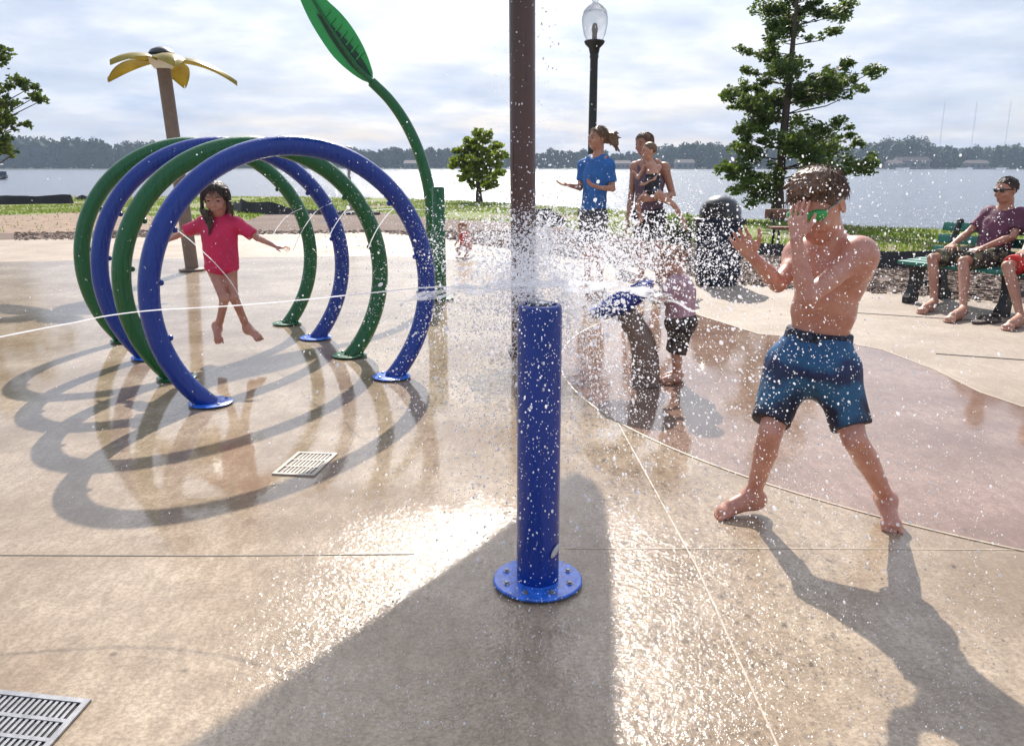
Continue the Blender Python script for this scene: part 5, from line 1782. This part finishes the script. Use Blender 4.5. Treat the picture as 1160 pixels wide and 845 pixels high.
def bj(a0, toes, knees, ankles, head_p, hands, lean=0):
    r = Vector((-.5, .866, 0))
    pel = bp(a0, -.12, .475)
    J = dict(pel=pel, chest=bp(a0, -.15, .755), neck=bp(a0, -.15, .925), head=head_p)
    J['hipR'], J['hipL'] = pel + r * .095, pel - r * .095
    J['shR'], J['shL'] = bp(a0, -.14, .875) + r * .165, bp(a0, -.14, .875) - r * .165
    for q, sx in (('R', 1), ('L', -1)):
        J['kn' + q] = knees[q]; J['an' + q] = ankles[q]; J['toe' + q] = toes[q]
        J['el' + q] = J['sh' + q] + r * sx * .06 + bd * .05 + Vector((0, 0, -.235))
        J['wr' + q] = hands[q]; J['hd' + q] = bd * 1.0 + Vector((0, 0, -.25)) - r * sx * .3
    nk = Vector(head_p) + Vector((.035, .02, -.165)); J['neck'] = nk; J['chest'] = Vector(pel).lerp(nk, .62) - bd * .02
    for q, sx in (('R', 1), ('L', -1)):
        J['sh' + q] = nk + r * sx * .155 + Vector((0, 0, -.05)); J['el' + q] = J['sh' + q].lerp(hands[q], .48) + r * sx * .06 - bd * .05 - Vector((0, 0, .05))
    return J


aM = .50
def dpt(px, py, a, d):      # point at the bench-depth d in front of the seat, seen at this pixel
    Y = bp(a, d, 0).y
    return P(px, py, Y)
tR, tL = G(1043, 356), G(1074, 366)
J = bj(aM, dict(R=tR, L=tL),
       dict(R=bp(aM - .24, .36, .455), L=bp(aM + .06, .37, .455)),
       dict(R=G(1057, 352) + Vector((0, 0, .07)), L=G(1090, 361) + Vector((0, 0, .07))), P(1140, 216, bp(aM, -.2, 0).y),
       dict(R=bp(aM - .2, .15, .57), L=bp(aM + .1, .17, .57)))
seated(aM, J, (M['purple'], M['camo']), 'barefoot man in a plum T-shirt and sunglasses sitting on the green bench', M['hair_dark'], True, (-.93, -.35, -.05))
aN = 1.08
t2R, t2L = G(1140, 375), G(1190, 386)
J = bj(aN, dict(R=t2R, L=t2L), dict(R=bp(aN - .13, .38, .455), L=bp(aN + .13, .38, .455)),
       dict(R=G(1155, 370) + Vector((0, 0, .07)), L=G(1205, 380) + Vector((0, 0, .07))), bp(aN, -.12, 1.07), dict(R=bp(aN - .12, .18, .57), L=bp(aN + .12, .18, .57)))
seated(aN, J, (M['grey_cloth'], M['red_cloth']), 'second seated person on the bench, in red shorts, mostly cut off by the right edge', M['hair_brown'], False, (-.8, -.5, 0))

# sandals under the bench
g0 = G(1112, 366)
for i, (dx, dy, rz, lab) in enumerate(((0, 0, 30, 'left one of the brown sandals lying under the green bench'), (.13, .05, 50, 'right one of the brown sandals lying under the green bench'))):
    c = Vector((g0.x + dx, g0.y + dy, 0)); T = Matrix.Rotation(R(rz), 3, 'Z')
    t = empty('sandal', tuple(c), lab, 'sandal', 'sandals under the bench')
    b = MB()
    b.lathe([(0, .004), (1, .004), (1.04, .012), (1.0, .024), (0, .026)], c, 20, T @ Matrix.Diagonal(Vector((.12, .045, 1))).to_3x3()); b.build('sole', M['sandal'], t)
    b = MB(); b.tube([c + T @ Vector((.02, -.043, .02)), c + T @ Vector((.03, -.02, .062)), c + T @ Vector((.03, .02, .062)), c + T @ Vector((.02, .043, .02))], .013, 8); b.build('strap', M['sandal'], t)

# ------------------------------------------------------------------ water in the air
wr = random.Random(21)
ICO_V = []
_g = (1 + 5 ** .5) / 2
for a, b in ((-1, _g), (1, _g), (-1, -_g), (1, -_g)):
    ICO_V += [(a, b, 0)]
ICO_V = [(-1, _g, 0), (1, _g, 0), (-1, -_g, 0), (1, -_g, 0), (0, -1, _g), (0, 1, _g), (0, -1, -_g), (0, 1, -_g), (_g, 0, -1), (_g, 0, 1), (-_g, 0, -1), (-_g, 0, 1)]
ICO_V = np.array(ICO_V) / math.sqrt(1 + _g * _g)
ICO_F = np.array([(0, 11, 5), (0, 5, 1), (0, 1, 7), (0, 7, 10), (0, 10, 11), (1, 5, 9), (5, 11, 4), (11, 10, 2), (10, 7, 6), (7, 1, 8), (3, 9, 4), (3, 4, 2), (3, 2, 6), (3, 6, 8), (3, 8, 9), (4, 9, 5), (2, 4, 11), (6, 2, 10), (8, 6, 7), (9, 8, 1)])
pos, rad, vel = [], [], []


def drop(p, r, v=(0, 0, -1)):
    if p[2] < .01 or math.hypot(p[0], p[1]) < .85: return
    if mnoise.noise(Vector(p) * 5.5) + .6 * mnoise.noise(Vector(p) * 14) < wr.uniform(-.55, .1): return       # drops fly in clumps
    pos.append(tuple(p)); rad.append(r * min(2.2, math.exp(wr.gauss(-.12, .38)))); vel.append(tuple(v))


TOP = BP + Vector((0, 0, BPZ + .03))


def burst(src, n, az, vh, vz, tmax, rr, jitter=.01):
    k = 0
    while k < n:
        a = R(wr.uniform(*az)); h = wr.uniform(*vh); z = wr.uniform(*vz); t = tmax * wr.random() ** .8
        p = Vector(src) + Vector((math.cos(a) * h * t, math.sin(a) * h * t, z * t - 4.9 * t * t)) + Vector((wr.gauss(0, jitter), wr.gauss(0, jitter), wr.gauss(0, jitter)))
        k += 1
        drop(p, wr.uniform(*rr) * (1 if wr.random() < .85 else 1.5), (math.cos(a) * h, math.sin(a) * h, z - 9.8 * t))


# the head of the blue post throws water out all round, mostly away from the viewer and to the right
burst(TOP, 7500, (-25, 95), (.4, 3.2), (-.3, 1.9), .55, (.0010, .0028), .04)
burst(TOP, 13000, (0, 180), (.3, 1.5), (-.2, .9), .36, (.0007, .0018), .035)
burst(TOP, 3000, (95, 190), (.3, 2.0), (-.3, 1.5), .5, (.0011, .0027), .03)
burst(TOP, 420, (190, 335), (.2, 1.0), (-.3, .8), .5, (.001, .0022), .02)
# water dropping from the unseen canopy and breaking round the brown pole
for _ in range(3600):
    p = BR + Vector((wr.gauss(0, .22), wr.gauss(0, .22), 0)); z = 2.5 * wr.random() ** 2.2
    drop((p.x, p.y, z), wr.uniform(.002, .0042), (0, 0, -4))
burst(BR + Vector((0, -.05, .75)), 13000, (0, 360), (.2, 2.6), (-.2, 2.0), .55, (.0022, .005), .1)
# cloud of drops between the dish, the toddler, the people behind and the trash can
for _ in range(17000):
    px = wr.gauss(682, 84); py = wr.gauss(298, 31); Y = wr.uniform(3.2, 6.4)
    if Y < 4.9 and py > 306 and wr.random() < .7: continue      # thinner below the level of the sheet
    drop(P(px, py, Y), wr.uniform(.0018, .0042), (wr.gauss(0, 1), 0, -1.5))
# jets of the hoops break up round their right-hand feet
for _ in range(2000):
    i = wr.randrange(4); c = HOOPC[i]; a = R(wr.uniform(-38, 45))
    p = c + HOOPD[i] * .82 * math.cos(a) + Vector((0, 0, .557 + .82 * math.sin(a))) + Vector((wr.gauss(0, .09), wr.gauss(0, .09), wr.gauss(0, .09)))
    drop(p, wr.uniform(.0018, .0036), (.3, -.3, -1))
# loose drops over the boy, the post and everywhere nearer the viewer
for _ in range(3200):
    px = wr.gauss(930, 95); py = wr.uniform(170, 620); Y = wr.uniform(1.9, 2.75)
    drop(P(px, py, Y), wr.uniform(.0008, .0021), (wr.gauss(0, .6), 0, -1.8))
for _ in range(520):
    px = wr.uniform(586, 634); py = 340 + 340 * wr.random() ** 1.4; Y = wr.uniform(1.7, 2.2)
    drop(P(px, py, Y), wr.uniform(.0008, .0020), (0, 0, -2))
for _ in range(2600):
    px = wr.gauss(600, 330); py = wr.uniform(120, 640); Y = wr.uniform(1.6, 5)
    drop(P(px, py, Y), wr.uniform(.0006, .0016), (wr.gauss(0, .6), 0, -2))
for _ in range(800):
    px = wr.uniform(1030, 1160); py = wr.uniform(235, 375); Y = wr.uniform(3.0, 6)
    drop(P(px, py, Y), wr.uniform(.001, .0026), (0, 0, -2))
# splashes jumping off the wet slab
for _ in range(8000):
    px = wr.uniform(330, 1130); py = 470 + 375 * wr.random() ** .9
    g_ = G(px, py)
    drop((g_.x, g_.y, .016 + abs(wr.gauss(0, .025))), wr.uniform(.0006, .0018), (wr.gauss(0, .5), wr.gauss(0, .5), 1))

# fine mist hanging round the head of the post and the brown pole
for _ in range(14000):
    p = TOP + Vector((wr.gauss(.05, .42), wr.gauss(.35, .4), wr.gauss(.06, .09)))
    drop(p, wr.uniform(.0004, .0010), (wr.gauss(0, .5), .2, -.5))
for _ in range(9000):
    p = BR + Vector((wr.gauss(.1, .5), wr.gauss(-.2, .5), .65 + wr.gauss(0, .2)))
    drop(p, wr.uniform(.0007, .0017), (wr.gauss(0, .5), .2, -.5))

pos, rad, vel = np.array(pos), np.array(rad), np.array(vel)
nd = len(pos)
V = ICO_V[None] * rad[:, None, None]
vn = vel / (np.linalg.norm(vel, axis=1)[:, None] + 1e-9)
st = np.random.RandomState(3).uniform(.0, .7, nd)
V = V + vn[:, None, :] * (np.einsum('nij,nj->ni', V, vn) * st[:, None])[..., None] + pos[:, None, :]
me = bpy.data.meshes.new('water_drops')
me.vertices.add(nd * 12); me.vertices.foreach_set('co', V.ravel())
F = (ICO_F[None] + 12 * np.arange(nd)[:, None, None]).reshape(-1, 3)
me.loops.add(F.size); me.loops.foreach_set('vertex_index', F.ravel())
me.polygons.add(len(F)); me.polygons.foreach_set('loop_start', np.arange(len(F)) * 3); me.polygons.foreach_set('loop_total', np.full(len(F), 3))
me.update(calc_edges=True)
tag(link_mesh('water_drops', me, M['drops']), kind='stuff')
print('drops', nd)

# sheet of water thrown off the head of the post
def fan(name, src, a0, a1, reach, rise, label, thick=.004):
    vs, fs = [], []
    na, nr = 60, 26
    for lay in (0, 1):
        for i in range(na + 1):
            a = R(a0 + (a1 - a0) * i / na)
            L = reach * (1 + .35 * mnoise.noise(Vector((a * 2.2, 4, 1))) + .12 * mnoise.noise(Vector((a * 9, 2, 1))))
            for j in range(nr + 1):
                u = j / nr; d = .04 + L * u
                z = rise * d - .45 * d * d + .012 * mnoise.noise(Vector((math.cos(a) * d * 14, math.sin(a) * d * 14, 0))) * (1 + u)
                vs.append(Vector(src) + Vector((math.cos(a) * d, math.sin(a) * d, z + lay * thick * (1 - u * .5))))
    m = (na + 1) * (nr + 1)
    for lay in (0, 1):
        for i in range(na):
            for j in range(nr):
                a = lay * m + i * (nr + 1) + j; q = (a, a + 1, a + nr + 2, a + nr + 1)
                fs.append(q if lay else q[::-1])
    b = MB(); b.add(vs, fs)
    return tag(b.build(name, M['film']), label, 'water', 'sheets of splashing water')


fan('water_sheet', TOP, -8, 80, .36, .12, 'broad white sheet of water spraying right from the head of the blue post')
fan('water_sheet', TOP, 80, 185, .34, .1, 'white sheet of water spraying left from the head of the blue post')
fan('water_sheet', BR + Vector((0, 0, .62)), 0, 359.9, .34, .1, 'ring of white water bursting round the foot of the brown pole')


def jet(pts, r, label):
    pts = catmull([Vector(p) for p in pts], 8)
    b = MB(); n = len(pts)
    b.tube([p + Vector((mnoise.noise(p * 9), mnoise.noise(p * 9 + Vector((5, 5, 5))), mnoise.noise(p * 11))) * r * .8 for p in pts], [r * (1 + .35 * mnoise.noise(p * 23)) for p in pts], 8)
    return tag(b.build('water_jet', M['drops']), label, 'water jet', 'thin water jets')


jet([TOP, P(500, 325, 2.75), P(380, 336, 2.9), P(270, 346, 2.95), P(150, 354, 2.9), P(60, 370, 2.8), P(-40, 390, 2.7)], .0022, 'long thin water jet crossing the hoops and the girl towards the left edge')
jet([P(192, 255, 4.6), P(215, 272, 4.8), P(240, 295, 4.9), P(262, 320, 5.0), P(275, 345, 5.0)], .0026, 'thin water jet falling across the pink shirt of the girl')
for i, (x, y, lab) in enumerate(((302, 268, 'rearmost green hoop'), (336, 262, 'rear blue hoop'), (372, 258, 'middle green hoop'), (420, 262, 'front blue hoop'))):
    Y = HOOPC[3 - i].y + .35
    jet([P(x - 4, y + 22, Y), P(x + 6, y, Y), P(x + 22, y - 22, Y), P(x + 40, y - 32, Y)], .0026, 'short arc of water beside the right side of the ' + lab)
jet([P(486, 238, 8.0), P(440, 237, 8.2), P(390, 241, 8.3)], .003, 'thin level jet from the curved green stem')

# ------------------------------------------------------------------ light, air and camera
SUN_EL = math.atan(1 / math.hypot(SU, SV)); 
sund = Vector((-SU, -SV, 1)).normalized()
sl = bpy.data.lights.new('sun', 'SUN'); sl.energy = 5.0; sl.angle = R(.55); sl.color = (1, .93, .83)
so = bpy.data.objects.new('sun', sl); COL.objects.link(so); so.rotation_euler = sund.to_track_quat('Z', 'Y').to_euler()

w = bpy.data.worlds.new('World'); SC.world = w; w.use_nodes = True
nt = w.node_tree; bg = nt.nodes['Background']
sky = nt.nodes.new('ShaderNodeTexSky'); sky.sky_type = 'NISHITA'; sky.sun_disc = False
sky.sun_elevation = SUN_EL; sky.sun_rotation = math.atan2(sund.x, sund.y)
sky.air_density = 1.4; sky.dust_density = 3.0; sky.ozone_density = 1.2; sky.altitude = 200
tc = nt.nodes.new('ShaderNodeTexCoord'); sp_ = nt.nodes.new('ShaderNodeSeparateXYZ'); nt.links.new(tc.outputs['Generated'], sp_.inputs[0])
den = mathn(nt, 'ADD', mathn(nt, 'MAXIMUM', sp_.outputs[2], 0.0), .16)
cb = nt.nodes.new('ShaderNodeCombineXYZ')
nt.links.new(mathn(nt, 'DIVIDE', sp_.outputs[0], den), cb.inputs[0]); nt.links.new(mathn(nt, 'DIVIDE', sp_.outputs[1], den), cb.inputs[1])
c1 = noisen(nt, cb.outputs[0], .9, 7, .58)
cl = ramp(nt, c1, [(.36, (.6,) * 3), (.5, (.85,) * 3), (.66, (1,) * 3)])
c2 = noisen(nt, cb.outputs[0], 2.1, 5, .55)
shade = ramp(nt, c2, [(.3, (3.2, 3.75, 5.0)), (.5, (4.4, 4.85, 5.9)), (.66, (6.3, 6.4, 6.9))])
# thin cloud glows round the sun
dp = N(nt, 'ShaderNodeVectorMath', operation='DOT_PRODUCT'); dp.inputs[1].default_value = sund
nt.links.new(tc.outputs['Generated'], dp.inputs[0])
glow = mathn(nt, 'ADD', mathn(nt, 'MULTIPLY', mathn(nt, 'POWER', mathn(nt, 'MAXIMUM', dp.outputs['Value'], 0.0), 16.0), 2.3), 1.0)
gs = N(nt, 'ShaderNodeVectorMath', operation='SCALE'); nt.links.new(mix(nt, cl, sky.outputs[0], shade), gs.inputs[0]); nt.links.new(glow, gs.inputs['Scale'])
nt.links.new(gs.outputs[0], bg.inputs[0])
bg.inputs[1].default_value = .1

# air over the lake
HAZE = True
if HAZE:
    hz = MB(); hz.box((0, 700, 69), (3300, 1640, 142))
    ho = hz.build('haze', (lambda m: m)(bpy.data.materials.new('hazy_air')), None, False)
    m = ho.data.materials[0]; m.use_nodes = True; n2 = m.node_tree
    for q in list(n2.nodes):
        if q.type == 'BSDF_PRINCIPLED': n2.nodes.remove(q)
    pv = n2.nodes.new('ShaderNodeVolumePrincipled'); pv.inputs['Color'].default_value = (.62, .78, 1.0, 1); pv.inputs['Density'].default_value = .00032
    n2.links.new(pv.outputs[0], n2.nodes['Material Output'].inputs['Volume'])
    tag(ho, kind='stuff')

cam = bpy.data.cameras.new('camera'); co_ = bpy.data.objects.new('camera', cam); COL.objects.link(co_)
cam.sensor_width = 36; cam.lens = 36 * FPX / 1160; cam.clip_end = 9000; cam.clip_start = .02
co_.location = (0, 0, CAMH); co_.rotation_euler = (math.pi / 2 - PITCH, 0, 0)
SC.camera = co_
SC.render.engine = 'CYCLES'
SC.cycles.use_denoising = True
SC.cycles.max_bounces = 8; SC.cycles.transparent_max_bounces = 16; SC.cycles.volume_bounces = 0
SC.cycles.caustics_reflective = False; SC.cycles.caustics_refractive = False
SC.cycles.sample_clamp_indirect = 6
vs_ = SC.view_settings
vs_.view_transform = 'Standard'; vs_.look = 'None'; vs_.gamma = 1; vs_.use_curve_mapping = False
vs_.exposure = .62
